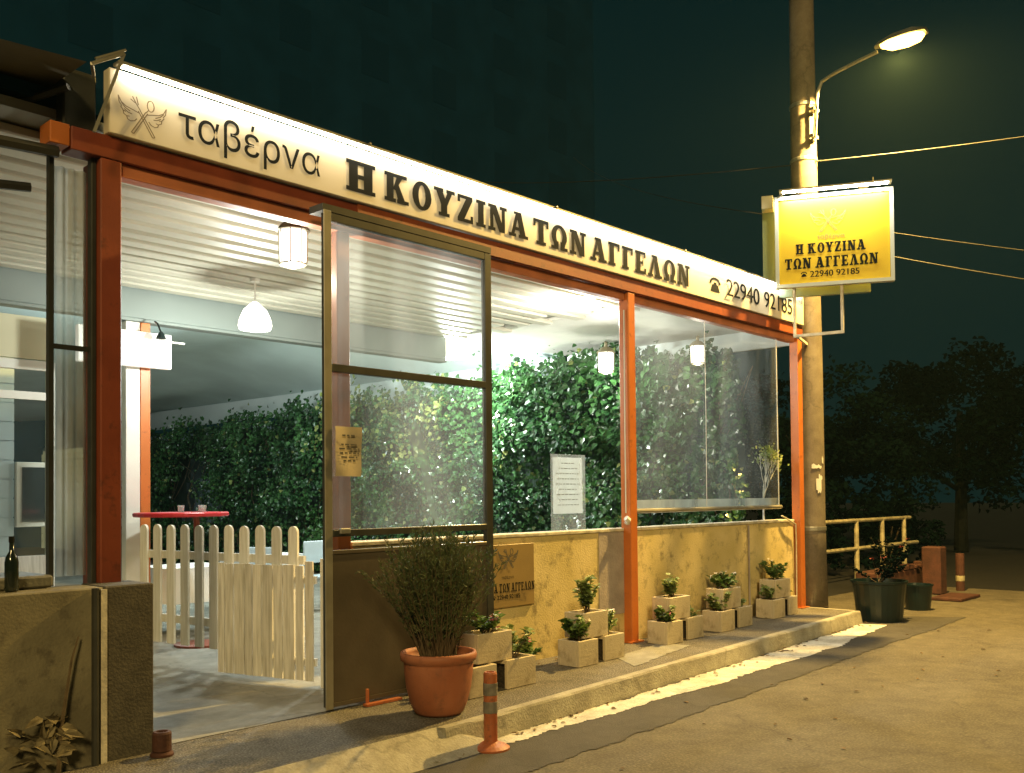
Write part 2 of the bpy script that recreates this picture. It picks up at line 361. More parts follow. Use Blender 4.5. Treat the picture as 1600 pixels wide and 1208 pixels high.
def text2d(s, res=4):
    """outline mesh of a line of writing in the built-in typeface -> verts (x, y), faces"""
    c = bpy.data.curves.new('writing', 'FONT'); c.body = s; c.size = 1; c.resolution_u = res
    o = bpy.data.objects.new('writing', c); COL.objects.link(o); bpy.context.view_layer.update()
    dg = bpy.context.evaluated_depsgraph_get(); me = o.evaluated_get(dg).to_mesh()
    v = [(p.co.x, p.co.y) for p in me.vertices]; f = [tuple(p.vertices) for p in me.polygons]
    o.evaluated_get(dg).to_mesh_clear(); bpy.data.objects.remove(o); bpy.data.curves.remove(c)
    return v, f
def strokes2d(lines, w):
    """thick polylines -> verts, faces"""
    V=[]; F=[]
    for pts in lines:
        n=len(pts); k=len(V)
        for i,(x,y) in enumerate(pts):
            a=pts[max(i-1,0)]; b=pts[min(i+1,n-1)]; dx=b[0]-a[0]; dy=b[1]-a[1]; l=math.hypot(dx,dy) or 1
            nx,ny=-dy/l*w/2, dx/l*w/2; V += [(x+nx,y+ny),(x-nx,y-ny)]
        F += [(k+2*i,k+2*i+1,k+2*i+3,k+2*i+2) for i in range(n-1)]
    return V, F
def place2d(mb, vf, org, ux, uz, box=None, thick=.002, nrm=None, mi=0):
    """lay 2-D outlines on a real surface; box=(x0,x1,y0,y1) refits the outline to that box in surface metres; extruded a little"""
    v, f = vf
    if box:
        xs=[p[0] for p in v]; ys=[p[1] for p in v]; a0,a1,b0,b1=min(xs),max(xs),min(ys),max(ys)
        X0,X1,Y0,Y1=box; v=[(X0+(x-a0)/(a1-a0)*(X1-X0), Y0+(y-b0)/(b1-b0)*(Y1-Y0)) for x,y in v]
    O=Vector(org); ux=Vector(ux).normalized(); uz=Vector(uz).normalized(); n=(nrm or ux.cross(uz)).normalized()
    if len(f) > 1 and len(f) < 160:
        for i, fc in enumerate(f):
            mb.add([O+ux*v[k][0]+uz*v[k][1]+n*(thick+.00012*i) for k in fc], [tuple(range(len(fc)))], mi)
    else:
        mb.add([O+ux*x+uz*y+n*thick for x,y in v], f, mi)
# slab-serif capitals, unit cap height
def rc(x0,y0,x1,y1): return [(x0,y0),(x1,y0),(x1,y1),(x0,y1)]
def slab(ch):
    s=.23; t=.13; e=.075
    def stem(x, foot=True, head=True):
        r=[rc(x,0,x+s,1)]
        if foot: r.append(rc(x-e,0,x+s+e,t))
        if head: r.append(rc(x-e,1-t,x+s+e,1))
        return r
    P=[]; w=.7
    if ch=='Η': P=stem(e)+stem(e+.38)+[rc(e+s,.43,e+.38,.57)]; w=2*e+.38+s
    elif ch=='Κ': P=stem(e)+[[(e+s-.02,.46),(e+.36,1),(e+.58,1),(e+s+.06,.42)],[(e+s+.02,.56),(e+s+.16,.66),(e+.66,0),(e+.40,0)],rc(e+.30,1-t,e+.68,1),rc(e+.34,0,e+.74,t)]; w=e+.76
    elif ch=='Ο':
        n=20; o=[(.34+.34*math.cos(2*math.pi*i/n),.5+.52*math.sin(2*math.pi*i/n)) for i in range(n)]
        q=[(.34+.12*math.cos(2*math.pi*i/n),.5+.38*math.sin(2*math.pi*i/n)) for i in range(n)]
        P=[[o[i],o[(i+1)%n],q[(i+1)%n],q[i]] for i in range(n)]; w=.68
    elif ch=='Υ': P=[[(.02,1),(.27,1),(.47,.45),(.25,.40)],[(.52,1),(.70,1),(.47,.40),(.32,.45)],rc(.24,0,.47,.46),rc(.15,0,.56,t),rc(-.02,1-t,.33,1),rc(.44,1-t,.76,1)]; w=.74
    elif ch=='Ζ': P=[rc(.02,1-t,.60,1),rc(.02,0,.62,t),[(.02,t),(.28,t),(.60,1-t),(.34,1-t)],rc(.02,.72,.12,1),rc(.52,0,.62,.28)]; w=.64
    elif ch=='Ι': P=stem(e); w=s+2*e
    elif ch=='Ν': P=[rc(.08,0,.22,1),rc(.56,0,.70,1),[(.08,1),(.33,1),(.70,0),(.46,0)],rc(0,0,.30,t),rc(0,1-t,.22,1),rc(.48,1-t,.78,1)]; w=.78
    elif ch in 'ΑΛ':
        P=[[(.06,0),(.20,0),(.42,1),(.30,1)],[(.30,1),(.52,1),(.74,0),(.48,0)],rc(-.02,0,.29,t),rc(.40,0,.82,t)]
        if ch=='Α': P.append(rc(.20,.27,.56,.40))
        P.append(rc(.20,1-t*.8,.52,1)); w=.80
    elif ch=='Τ': P=[rc(.22,0,.45,1),rc(.12,0,.55,t),rc(0,1-t,.67,1),rc(0,.70,.10,1),rc(.57,.70,.67,1)]; w=.67
    elif ch=='Γ': P=stem(e,True,True)+[rc(e,1-t,.60,1),rc(.50,.68,.60,1)]; w=.62
    elif ch=='Ε': P=stem(e)+[rc(e,1-t,.60,1),rc(.50,.74,.60,1),rc(e,0,.62,t),rc(.52,0,.62,.27),rc(e+s,.44,.46,.56),rc(.40,.37,.47,.63)]; w=.64
    elif ch=='Ω':
        n=16; a0=-50; o=[];q=[]
        for i in range(n+1):
            t_=R_(a0+(180-2*a0)*i/n); o.append((.38+.36*math.cos(t_),.56+.46*math.sin(t_))); q.append((.38+.14*math.cos(t_),.56+.32*math.sin(t_)))
        P=[[o[i],o[i+1],q[i+1],q[i]] for i in range(n)]+[rc(.0,0,.34,t),rc(.42,0,.76,t),[(.14,t),(.34,t),(.34,.34),(.10,.30)],[(.42,t),(.62,t),(.66,.30),(.42,.34)]]; w=.76
    return P, w
def slab_line(s, gap=.11, space=.30):
    V=[];F=[];x=0
    for ch in s:
        if ch==' ': x+=space; continue
        P,w=slab(ch)
        for q in P:
            k=len(V); V+=[(x+a,b) for a,b in q]; F.append(tuple(range(k,k+len(q))))
        x+=w+gap
    return V,F
def phone_icon():
    V=[];F=[]
    def poly(p):
        k=len(V); V.extend(p); F.append(tuple(range(k,k+len(p))))
    poly([(.0,.0),(1.,.0),(.82,.45),(.18,.45)]); poly([(.30,.45),(.70,.45),(.64,.62),(.36,.62)])
    n=8; o=[(.5+.56*math.cos(math.pi*i/n),.62+.32*math.sin(math.pi*i/n)) for i in range(n+1)]; q=[(.5+.40*math.cos(math.pi*i/n),.60+.18*math.sin(math.pi*i/n)) for i in range(n+1)]
    for i in range(n): poly([o[i],o[i+1],q[i+1],q[i]])
    poly([(-.10,.52),(.14,.52),(.12,.68),(-.06,.68)]); poly([(.86,.52),(1.10,.52),(1.06,.68),(.88,.68)])
    return V,F
def emblem(w=.022):
    """two feathered wings either side of a crossed fork and spoon, about 1 x 1"""
    wing=[[(.00,.86),(.06,.72),(.16,.64),(.30,.60),(.42,.56)],[(.00,.86),(.02,.70),(.07,.62),(.05,.60),(.10,.52),(.16,.50)],
          [(.10,.52),(.11,.44),(.17,.40),(.23,.41)],[(.17,.40),(.19,.33),(.25,.30),(.33,.33),(.38,.40)],[(.06,.70),(.14,.60),(.24,.54)],[(.12,.56),(.20,.50),(.28,.48)]]
    L=wing+[[(1-x,y) for x,y in l] for l in wing]
    L+=[[(.56,.62),(.26,.02)],[(.60,.60),(.31,.0)],[(.26,.02),(.31,.0)],[(.40,.60),(.70,.02)],[(.44,.62),(.75,.04)],[(.70,.02),(.75,.04)]]
    sp=[(.66+.09*math.cos(t*math.pi/6)*.8,.80+.14*math.sin(t*math.pi/6)) for t in range(13)]; L.append(sp); L.append([(.61,.68),(.56,.60)])
    L+=[[(.44,.62),(.36,.76),(.28,.92)],[(.40,.74),(.36,.94)],[(.36,.76),(.24,.84)]]
    return strokes2d(L,w)

# ================================================================== GROUND
g=MB(); g.quad((-160,-160,-.16),(160,-160,-.16),(160,160,-.16),(-160,160,-.16)); struct('ground', g, M['dimmed_ground'])
g=MB(); g.quad((-60,-12,-.152),(17.5,-12,-.152),(17.5,.9,-.152),(-60,.9,-.152)); struct('road', g, M['road'])  # road cut short; the dark distance beyond is put into the ground colour
def ragged(pts_a, pts_b, z, n, amp, seed):
    """a strip between two edges given as (x, y) lists, its edges ragged"""
    rnd=random.Random(seed); mb=MB(); A=[];B=[]
    def at(ps,t):
        k=min(int(t*(len(ps)-1)),len(ps)-2); u=t*(len(ps)-1)-k; return ps[k][0]*(1-u)+ps[k+1][0]*u, ps[k][1]*(1-u)+ps[k+1][1]*u
    wa=wb=0
    for i in range(n+1):
        t=i/n; a=at(pts_a,t); b=at(pts_b,t); wa=wa*.9+rnd.gauss(0,amp*.55); wb=wb*.9+rnd.gauss(0,amp*.55)
        A.append((a[0],a[1]+wa+rnd.gauss(0,amp*.45),z)); B.append((b[0],b[1]+wb+rnd.gauss(0,amp*.45),z))
    mb.v=A+B; mb.f=[(i+1,i,n+1+i,n+2+i) for i in range(n)]; mb.m=[0]*n
    return mb
struct('asphalt_strip', ragged([(2.2,-1.0),(12.9,-.78)],[(2.2,-2.0),(13.4,-1.62)],-.147,520,.014,3), M['patch'])
struct('road_marking', ragged([(4.42,-1.27),(11.9,-.86)],[(4.42,-1.40),(7.0,-1.42),(10.0,-1.36),(12.0,-1.12)],-.143,460,.012,5), M['line'])
# kerb line y(x)
KY=lambda x: -1.25+(x-4.3)*(.45/7.5)
# pavement sheet with kerb
g=MB(); xs=[4.3+i*(11.95-4.3)/16 for i in range(17)]
for a,b in zip(xs,xs[1:]): g.quad((a,KY(a)+.09,0),(b,KY(b)+.09,0),(b,.3,0),(a,.3,0))
g.quad((-8,-1.16,0),(4.3,-1.16,0),(4.3,-.22,0),(-8,-.22,0)); g.quad((4.3,KY(4.3)+.09,0),(4.3,-.22,0),(4.3,-.22,0),(4.3,-1.16,0)) if False else None
g.quad((-8,-1.16,0),(-8,-1.16,-.16),(4.3,-1.16,-.16),(4.3,-1.16,0)); g.quad((11.95,KY(11.95)+.09,0),(11.95,KY(11.95)+.09,-.16),(11.95,.3,-.16),(11.95,.3,0))
struct('pavement', g, M['pave'])
g=MB(); n=40; rk=random.Random(2)
row=[]
for i in range(n+1):
    x=4.3+i*(11.99-4.3)/n; y=KY(x); j=rk.uniform(-.006,.006)
    row.append([(x,y+.09,.004),(x,y+.012,.006+j*.4),(x,y+j,-.008),(x,y-.03+j,-.16)])
for i in range(n):
    for k in range(3): g.quad(row[i][k],row[i][k+1],row[i+1][k+1],row[i+1][k])
g.quad(*[row[0][k] for k in (3,2,1,0)]); g.quad(*[row[-1][k] for k in (0,1,2,3)])
y=KY(11.99); g.box((11.955,y+.092,-.16),(12.03,.28,.005))
struct('kerb', g, M['kerb'])
# dropped kerb in front of the entrance: sloping pale concrete
g=MB(); g.quad((-8,-1.155,.003),(-8,-1.42,-.149),(4.62,-1.42,-.149),(4.3,-1.155,.003)); g.quad((4.3,-1.155,.003),(4.62,-1.42,-.149),(4.72,-1.32,-.149),(4.31,-1.16,.002))
struct('dropped_kerb', g, M['kerb'])
g=MB(); g.quad((-8,-.22,.004),(2.8,-.22,.004),(4.6,-.22,.004),(4.6,0,.004)); g.v=[]; g.f=[]; g.m=[]
g.quad((-8,-.22,.004),(12,-.22+0,.004),(12,.06,.004),(-8,.06,.004)); g.v=[]; g.f=[]; g.m=[]
g.quad((-8,-.22,.004),(4.42,-.22,.004),(4.42,.10,.004),(-8,.10,.004)); g.quad((-8,.10,.004),(13,.10,.004),(13,20,.004),(-8,20,.004))
struct('entrance_floor', g, M['slab'])
# light repair patch on the pavement
g=ragged([(7.25,-.42),(8.2,-.30)],[(6.95,-.86),(8.25,-.62)],.004,30,.012,9); struct('pavement_patch', g, M['slab'])

lm=MB(); rl=random.Random(44)
for k in range(170):
    x=rl.uniform(4.0,12.5); r=rl.random()
    if r<.6: y=KY(x)-.05-abs(rl.gauss(0,.07)); z=-.138
    elif r<.85: y=-.02-abs(rl.gauss(0,.15)); z=.010
    else: y=rl.uniform(-3.2,-1.6); z=-.145
    if z>0 and x<5.9: continue
    a=rl.uniform(0,6.28); lm.leaf((x,y,z),(math.cos(a),math.sin(a),.08),(0,0,1),rl.uniform(.025,.06),rl.uniform(.015,.035))
lo_=lm.build('fallen_leaves', mat('fallen_leaf',(.14,.085,.03),.8,var=.6,vscale=9)); lo_['kind']='stuff'; lo_['label']='scattered dry leaves and litter along the kerb and wall foot'
# ================================================================== TAVERNA PAVILION
PV = thing('taverna_pavilion', (0,0,0), 'open fronted taverna pavilion with orange posts, yellow parapet and slatted white ceiling', 'restaurant')
PX=(2.66,4.46,8.10,11.92)
def post(x, mk, y0=-.06, y1=.06, z0=0, w=.12):
    b=MB(); b.box((x-w/2,y0,z0),(x+w/2,y1,3.58),0,.006)
    if z0==0: b.box((x-w/2-.05,y0-.03,.002),(x+w/2+.05,y1,.014))
    return b.build('post', M[mk], PV)
post(PX[0],'dim_orange',-.05,.20,.0,.13); post(PX[1],'orange',.0,.12); post(PX[2],'orange'); post(PX[3],'orange')  # corner post darker: the lamp's fall-off is put into its paint
b=MB(); b.box((2.42,-.05,3.585),(12.0,.10,3.725),0,.004); b.build('top_beam', M['maroon'], PV)  # dark red left run carries the lamp's fall-off in its colour
b=MB(); b.box((4.55,-.063,3.595),(12.0,-.052,3.722)); b.build('beam_lit_face', M['beam_lit'], PV)  # orange sheet over the beam front paints the stronger lamplight towards the right
for x0,x1 in ((2.74,8.03),(8.17,11.85)):
    b=MB(); b.box((x0,-.02,3.50),(x1,.08,3.583),0,.004); b.build('curtain_box', M['pinkish'], PV)
# parapet wall
for x0,x1 in ((4.56,8.04),(8.16,11.86)):
    b=MB(); b.box((x0,.035,0),(x1,.20,1.13)); pw=b.build('parapet_wall', M['stucco'], PV)
    b=MB(); b.box((x0-.02 if x0<5 else x0+.002,.020,1.132),(x1-.002,.22,1.165),0,.006); b.build('coping', M['cope'], pw)
b=MB(); b.box((7.62,.028,.30),(8.036,.034,1.128)); b.build('render_patch', M['patchwall'], PV)
b=MB(); b.tube([(10.62,.02,1.12),(10.62,.02,.02)],.012,6); b.build('conduit', M['patchwall'], PV)
b=MB(); b.tube([(11.45,.0,1.22),(11.62,-.02,1.16),(11.80,-.02,1.10),(11.83,-.01,.9),(11.835,0,.1)],.010,6); b.build('cable', M['cope'], PV)
# inner short white wall beside the gate
b=MB(); b.box((4.60,.36,.0),(4.95,.50,1.02)); b.build('inner_wall', M['white'], PV)
# ceiling, battens, beam, canopy
b=MB(); b.box((1.2,.12,3.80),(9.45,4.0,3.86)); b.build('ceiling', M['ceil'], PV)
b=MB(); b.box((9.452,.12,3.76),(12.4,4.0,3.86)); b.build('ceiling_panel', M['white'], PV)
b=MB()
y=.34
while y<3.95:
    b.box((1.2,y,3.725),(9.35+.25*math.sin(y*9),y+.165,3.785),0,.010); y+=.262
b.build('ceiling_battens', M['batten'], PV)
b=MB(); b.box((-1,4.0,3.43),(9.35,4.14,3.86),0,.006); b.box((-1,3.985,3.395),(9.35,4.15,3.428),0,.006); b.build('cross_beam', M['greybeam'], PV)
# canvas canopy behind the beam (folds run back from the beam)
b=MB(); nx,ny=48,24; 
def cz(u,v):
    fold=abs(((u*3.0+v*1.1)%1.0)-.5)*2
    z=4.75-1.15*v+.10*math.sin(math.pi*v)*fold+.20*(fold-.5)*min(1,v*4)
    return min(z, 3.70+.30*(12.1-(-2+14.1*u))+.05*fold)
for i in range(nx+1):
    for j in range(ny+1):
        u=i/nx; v=j/ny; b.v.append((-2+14.1*u,4.16+15.5*v,cz(u,v)))
b.f=[(i*(ny+1)+j,i*(ny+1)+j+1,(i+1)*(ny+1)+j+1,(i+1)*(ny+1)+j) for i in range(nx) for j in range(ny)]; b.m=[0]*len(b.f)
b.build('canopy', M['canvas'], PV, smooth=True)
b=MB(); b.box((11.96,4.2,3.28),(12.02,18.2,3.74)); b.build('valance', M['canvasw'], PV)
b=MB(); b.box((12.05,.12,3.50),(12.11,4.0,3.79)); b.build('end_panel', M['canvasw'], PV)
# plastic roll curtains
def curtain(x0,x1,z0,z1,y,amp,mk,hem=True,n=30):
    c=MB()
    for i in range(n+1):
        u=i/n; x=x0+(x1-x0)*u
        for k in range(7):
            v=k/6; yy=y+amp*(math.sin(u*9+v*2.2)*.6+math.sin(u*21+1.3+v*1.1)*.3)*(.35+.65*v)
            c.v.append((x,yy,z1+(z0-z1)*v))
    c.f=[(i*7+k,i*7+k+1,(i+1)*7+k+1,(i+1)*7+k) for i in range(n) for k in range(6)]; c.m=[0]*len(c.f)
    return c.build('plastic_curtain', M[mk], PV, smooth=True)
c4=curtain(8.17,11.40,1.36,3.50,.02,.010,'pvc')
b=MB(); b.tube([(8.15,.0,1.335),(11.44,.0,1.335)],.024,8); b.build('bottom_bar', M['alu'], c4)
b=MB(); b.box((8.17,.012,1.36),(11.38,.014,1.45)); b.build('hem', M['pvc2'], c4)
b=MB(); b.tube([(9.62,-.002,3.49),(9.63,.0,2.4),(9.62,0,1.37)],.004,4); b.build('seam', M['paper'], c4)
b=MB(); b.tube([(11.39,.01,3.49),(11.40,.01,1.36)],.007,5); b.build('edge_cord', M['paper'], c4)
# left return: clear curtain strip and its tracks beside the corner post
b=MB()
for i in range(17):
    u=i/16; x=2.36+.20*u
    for k in range(6): b.v.append((x,.06+.012*math.sin(u*20),3.50-2.45*k/5))
b.f=[(i*6+k,i*6+k+1,(i+1)*6+k+1,(i+1)*6+k) for i in range(16) for k in range(5)]; b.m=[0]*len(b.f)
cl=b.build('plastic_curtain', M['pvc2'], PV, smooth=True)
b=MB(); b.box((2.325,.03,1.0),(2.352,.075,3.58)); b.build('track', M['dkalu'], cl)
b=MB(); b.box((2.562,.0,1.0),(2.592,.06,3.58),0,.004); b.build('track', M['dkalu'], cl)
b=MB(); b.box((2.353,.035,2.40),(2.561,.05,2.43)); b.build('stiffener', M['dkalu'], cl)
# dark roof end at the corner, and beam end cap
b=MB(); b.box((2.40,.02,3.735),(2.60,.75,4.10),0,.01); b.build('roof_end', M['dkalu'], PV)
b=MB(); b.box((2.30,-.04,3.60),(2.415,.11,3.73),0,.004); b.build('beam_end', M['orange'], PV)
b=MB(); b.box((1.0,.12,3.9),(12.3,4.1,3.98)); b.build('roof', M['night_wall'], PV)
# side awning seen from below on the left
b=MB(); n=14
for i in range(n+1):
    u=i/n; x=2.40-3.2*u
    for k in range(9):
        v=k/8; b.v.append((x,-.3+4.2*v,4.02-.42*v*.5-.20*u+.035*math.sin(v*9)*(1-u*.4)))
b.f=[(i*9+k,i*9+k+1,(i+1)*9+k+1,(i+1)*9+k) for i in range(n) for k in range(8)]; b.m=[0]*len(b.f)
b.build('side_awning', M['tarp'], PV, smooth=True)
b=MB(); b.tube([(2.40,-.05,3.95),(1.6,1.2,3.62),(.9,2.4,3.4)],.022,6); b.build('awning_arm', M['dkalu'], PV)
b=MB(); b.tube([(2.36,.0,3.56),(1.2,.02,3.50)],.035,6); b.build('awning_arm', M['dkalu'], PV)
b=MB(); b.tube([(2.36,.4,3.44),(1.2,.6,3.36)],.03,6); b.build('awning_arm', M['dkalu'], PV)
# sliding panel standing open in front of the second post
def sliding_panel():
    X0,X1,Yf=4.10,5.80,-.26
    fr=MB(); d=.05
    fr.box((X0,Yf,.03),(X0+.055,Yf+d,3.53),0,.004); fr.box((X1-.075,Yf,.03),(X1,Yf+d,3.53),0,.004)
    fr.box((X0+.057,Yf,2.40),(X1-.077,Yf+d,2.455),0,.004); fr.box((X0+.057,Yf,1.225),(X1-.077,Yf+d,1.275),0,.004)
    fr.box((X0+.057,Yf,3.47),(X1-.077,Yf+d,3.53),0,.004)
    f=fr.build('sliding_panel', M['dkalu'], PV)
    p=MB(); p.box((X0-.02,Yf-.012,.02),(X0+.045,Yf-.002,3.54),0,.003); p.build('edge_trim', M['alu'], f)
    p=MB(); p.box((X0+.057,Yf+.01,.06),(X1-.077,Yf+.035,1.10)); p.build('lower_panel', M['dkpanel'], f)
    p=MB(); p.box((X0+.057,Yf,1.102),(X1-.077,Yf+d,1.13),0,.003); p.build('rail', M['dkpanel'], f)
    p=MB(); p.box((X0+.057,Yf,.03),(X1-.077,Yf+d,.058)); p.build('rail', M['dkpanel'], f)
    for za,zb in ((2.457,3.468),(1.277,2.398)):
        p=MB(); p.quad((X0+.057,Yf+.025,za),(X1-.077,Yf+.025,za),(X1-.077,Yf+.025,zb),(X0+.057,Yf+.025,zb)); p.build('glazing', M['door_glass'], f)
    p=MB(); p.tube([(X0+.33,Yf-.03,.02),(X0+.33,Yf-.03,.12)],.014,6); p.box((X0+.29,Yf-.08,.004),(X0+.62,Yf-.03,.02)); p.build('floor_bolt', M['bol'], f)
    p=MB(); p.box((X0+.10,Yf-.03,1.245),(X0+.19,Yf-.002,1.285),0,.006); p.build('latch', M['galv'], f)
    p=MB(); p.box((X0-.02,Yf+.0,3.535),(X1+.0,Yf+.16,3.585)); p.build('top_track', M['dkalu'], f)
sliding_panel()
# hook and rope on the third post
b=MB(); b.tube([(8.02,-.02,3.40),(8.015,-.02,2.2),(8.0,-.03,1.32)],.008,5); b.tube([(7.97,-.05,1.27),(8.0,-.06,1.25),(8.02,-.03,1.22)],.03,6); b.build('rope', M['paper'], PV)

# ---- interior building parts on the left: kitchen front
KB = thing('kitchen_front', (2.0,4.3,0), 'cream fronted kitchen with white framed glass door, behind the clear curtain at far left', 'building')
b=MB(); b.box((.5,4.30,2.93),(4.06,4.36,3.36)); b.build('fascia', M['cream'], KB)
b=MB(); b.box((.5,5.95,0),(4.3,6.05,3.3))
for k in range(14): b.box((.5,5.93,.22*k),(4.3,5.948,.22*k+.205))
wl=b.build('wall', M['siding'], KB)
b=MB(); b.box((3.42,4.30,0),(3.52,4.36,2.92),0,.006); b.box((4.02,4.30,0),(4.10,4.36,2.92),0,.006); b.box((3.522,4.302,2.82),(4.018,4.358,2.92),0,.006); b.box((3.522,4.302,2.52),(4.018,4.358,2.60)); b.box((3.522,4.302,.0),(4.018,4.358,.95),1); dr=b.build('door', [M['white'],M['oldwood']], KB)
b=MB(); b.quad((3.522,4.33,.952),(4.018,4.33,.952),(4.018,4.33,2.82),(3.522,4.33,2.82)); b.build('glass', M['glass'], dr)
b=MB(); b.box((4.30,5.86,1.20),(4.72,5.92,1.95),0,.006); b.box((4.36,5.84,1.26),(4.66,5.859,1.89),1); w=b.build('window', [M['white'],M['glassdark']], KB)
b=MB(); b.box((3.70,5.86,.10),(4.05,5.90,2.35)); b.build('dark_door', M['maroon'], KB)

# ---- neighbouring house seen through gaps in the ivy
NH = thing('neighbouring_house', (13.4,16,0), 'white clapboard house glimpsed through gap in dark ivy', 'house')
b=MB(); b.box((12.55,7,0),(12.75,26,3.2))
for k in range(13): b.box((12.51,7,.23*k),(12.548,26,.23*k+.215))
b.build('wall', M['siding'], NH)
b=MB(); b.add([(12.4,7,3.2),(12.4,26,3.2),(16,26,4.3),(16,7,4.3)],[(0,1,2,3)]); b.build('roof', M['night_wall'], NH)
b=MB(); b.box((12.46,12,1.0),(12.505,12.9,2.1)); b.build('window', M['night_win'], NH)

# ================================================================== IVY HEDGE along the right side of the terrace
def ivy():
    T = thing('ivy_hedge', (11.4,6,0), 'tall climbing ivy hedge with glossy leaves along far side of terrace', 'hedge')
    rnd=random.Random(21)
    def top(y):
        t = 3.42 + .20*math.exp(-((y-3.2)/1.1)**2) - .25*math.exp(-((y-.4)/.6)**2) - .035*max(0,y-7)
        return t+.10*math.sin(y*3.1)+.07*math.sin(y*7.3+1)
    def hole(y,z):
        return (abs(y-14.6) < .30+.42*max(0,(2.5-z)) and 1.0 < z < 2.5) or (y>17.2 and 2.0<z<2.95)
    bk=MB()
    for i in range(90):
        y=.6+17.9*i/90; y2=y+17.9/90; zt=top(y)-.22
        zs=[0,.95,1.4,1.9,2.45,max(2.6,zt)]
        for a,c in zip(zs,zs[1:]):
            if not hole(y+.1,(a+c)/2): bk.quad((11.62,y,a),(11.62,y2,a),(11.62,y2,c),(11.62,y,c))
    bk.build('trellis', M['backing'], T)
    lf=MB()
    for n_ in range(38000):
        y=.55+17.8*(rnd.random()**1.15); zt=top(y); z=zt*(rnd.random()**.85)
        if rnd.random()<.02: z=zt+abs(rnd.gauss(0,.10))
        if hole(y,z): continue
        clump=.16*math.sin(y*2.3+z*1.7)+.12*math.sin(y*5.1-z*3.9)+.08*math.sin(z*7+y)
        x=11.30-clump*.9+rnd.gauss(0,.10)
        if x>11.58: x=11.5
        sz=rnd.uniform(.045,.095)*(1.15 if z>zt-.7 else 1)
        d=Vector((rnd.gauss(-.35,.35),rnd.gauss(0,.55),-.75+rnd.gauss(0,.45))); nr=Vector((-1+rnd.gauss(0,.3),rnd.gauss(-.25,.5),rnd.gauss(.45,.4)))
        yel = 1 if (6.0<y<9.5 and z>2.2 and rnd.random()<.35+.3*math.sin(y*4+z*5)) or rnd.random()<.03 else 0
        lf.leaf((x,y,z),d,nr,sz,sz*1.05,yel)
    for n_ in range(900):   # sprays reaching forward, near the front
        y=rnd.uniform(1.0,4.5); z=rnd.uniform(2.2,3.45); x=11.1-rnd.random()*.3
        d=Vector((rnd.gauss(-.5,.4),rnd.gauss(0,.6),rnd.gauss(-.4,.5))); lf.leaf((x,y,z),d,(-.7,rnd.gauss(0,.5),.6),rnd.uniform(.08,.14),rnd.uniform(.07,.12),0)
    lf.build('foliage', [M['ivy'],M['ivyw']], T)
    st=MB()
    for k in range(60):
        y=rnd.uniform(.7,18); pts=[(11.5,y,0)]
        for j in range(1,7): pts.append((11.46+rnd.uniform(-.08,.05),y+rnd.gauss(0,.12)*j*.6,top(y)*j/6.3))
        st.tube(pts,[.014*(1-.1*j) for j in range(7)],5)
    st.build('stem', M['stem'], T)
ivy()

# ================================================================== FASCIA SIGN
FS = thing('fascia_sign', (2.63,0,3.73), 'long cream taverna name board with black Greek lettering above the entrance', 'sign')
b=MB(); b.box((2.63,-.085,3.732),(12.0,-.005,4.135),0,.006); b.build('board', M['signw'], FS)
fy=-.087
b=MB(); v,f=text2d('ταβέρνα'); s=.283; xs=[p[0] for p in v]; s_x=1.105/(max(xs)-min(xs))
place2d(b,([( (x-min(xs))*s_x, y*s) for x,y in v],f),(3.08,fy,3.832),(1,0,0),(0,0,1)); b.build('taverna_lettering', M['black'], FS)
b=MB()
for s_,x0,x1 in (('Η',4.42,4.70),('ΚΟΥΖΙΝΑ',4.79,6.46),('ΤΩΝ',6.54,7.31),('ΑΓΓΕΛΩΝ',7.38,9.17)):
    b=MB(); place2d(b,slab_line(s_,gap=.10,space=.26),(0,fy,0),(1,0,0),(0,0,1),box=(x0,x1,3.80,4.035)); b.build('name_lettering', M['black'], FS)
b=MB(); place2d(b,phone_icon(),(0,fy,0),(1,0,0),(0,0,1),box=(9.60,9.85,3.835,4.00)); b.build('phone_icon', M['black'], FS); b=MB()
def digits_bold(b,s,org,ux,uz,box):
    vf=text2d(s)
    for dx in (0,.022,.044):
        X0,X1,Y0,Y1=box; w=(X1-X0); place2d(b,vf,org,ux,uz,box=(X0+dx*.5*(Y1-Y0)*2,X1-(.044-dx)*.5*(Y1-Y0)*2,Y0,Y1),thick=.002+dx*.01)
digits_bold(b,'22940',(0,fy,0),(1,0,0),(0,0,1),(9.95,10.78,3.825,4.025)); b.build('phone_number', M['black'], FS)
b=MB(); digits_bold(b,'92185',(0,fy,0),(1,0,0),(0,0,1),(10.90,11.66,3.825,4.025)); b.build('phone_number', M['black'], FS)
b=MB(); place2d(b,emblem(.024),(0,fy,0),(1,0,0),(0,0,1),box=(2.68,3.0,3.76,4.0)); b.build('emblem', M['grey_ink'], FS)
b=MB(); b.box((2.66,-.150,4.150),(11.98,-.070,4.168),0,.003); lp=b.build('light_strip', M['alu'], FS)
b=MB(); n=30
for i in range(n):
    x0=2.70+9.24*i/n; b.quad((x0,-.135,4.147),(x0,-.087,4.147),(x0+9.24/n,-.087,4.147),(x0+9.24/n,-.135,4.147))
b.build('led_lens', M['led'], lp)
for x in (4.6,6.8,9.0,11.2):
    b=MB(); b.bar((x,-.16,4.172),(x,-.02,4.14),.02,.012); b.build('bracket', M['alu'], FS)
b=MB()
fp=[(2.46,-.26,3.64),(2.62,-.30,4.14),(2.43,-.30,4.02),(2.52,-.12,4.03)]
for p,q in zip(fp,fp[1:]): b.bar(p,q,.018,.018)
b.bar((2.63,-.30,4.165),(2.45,-.30,4.055),.014,.014); b.build('end_bracket', M['alu'], FS)

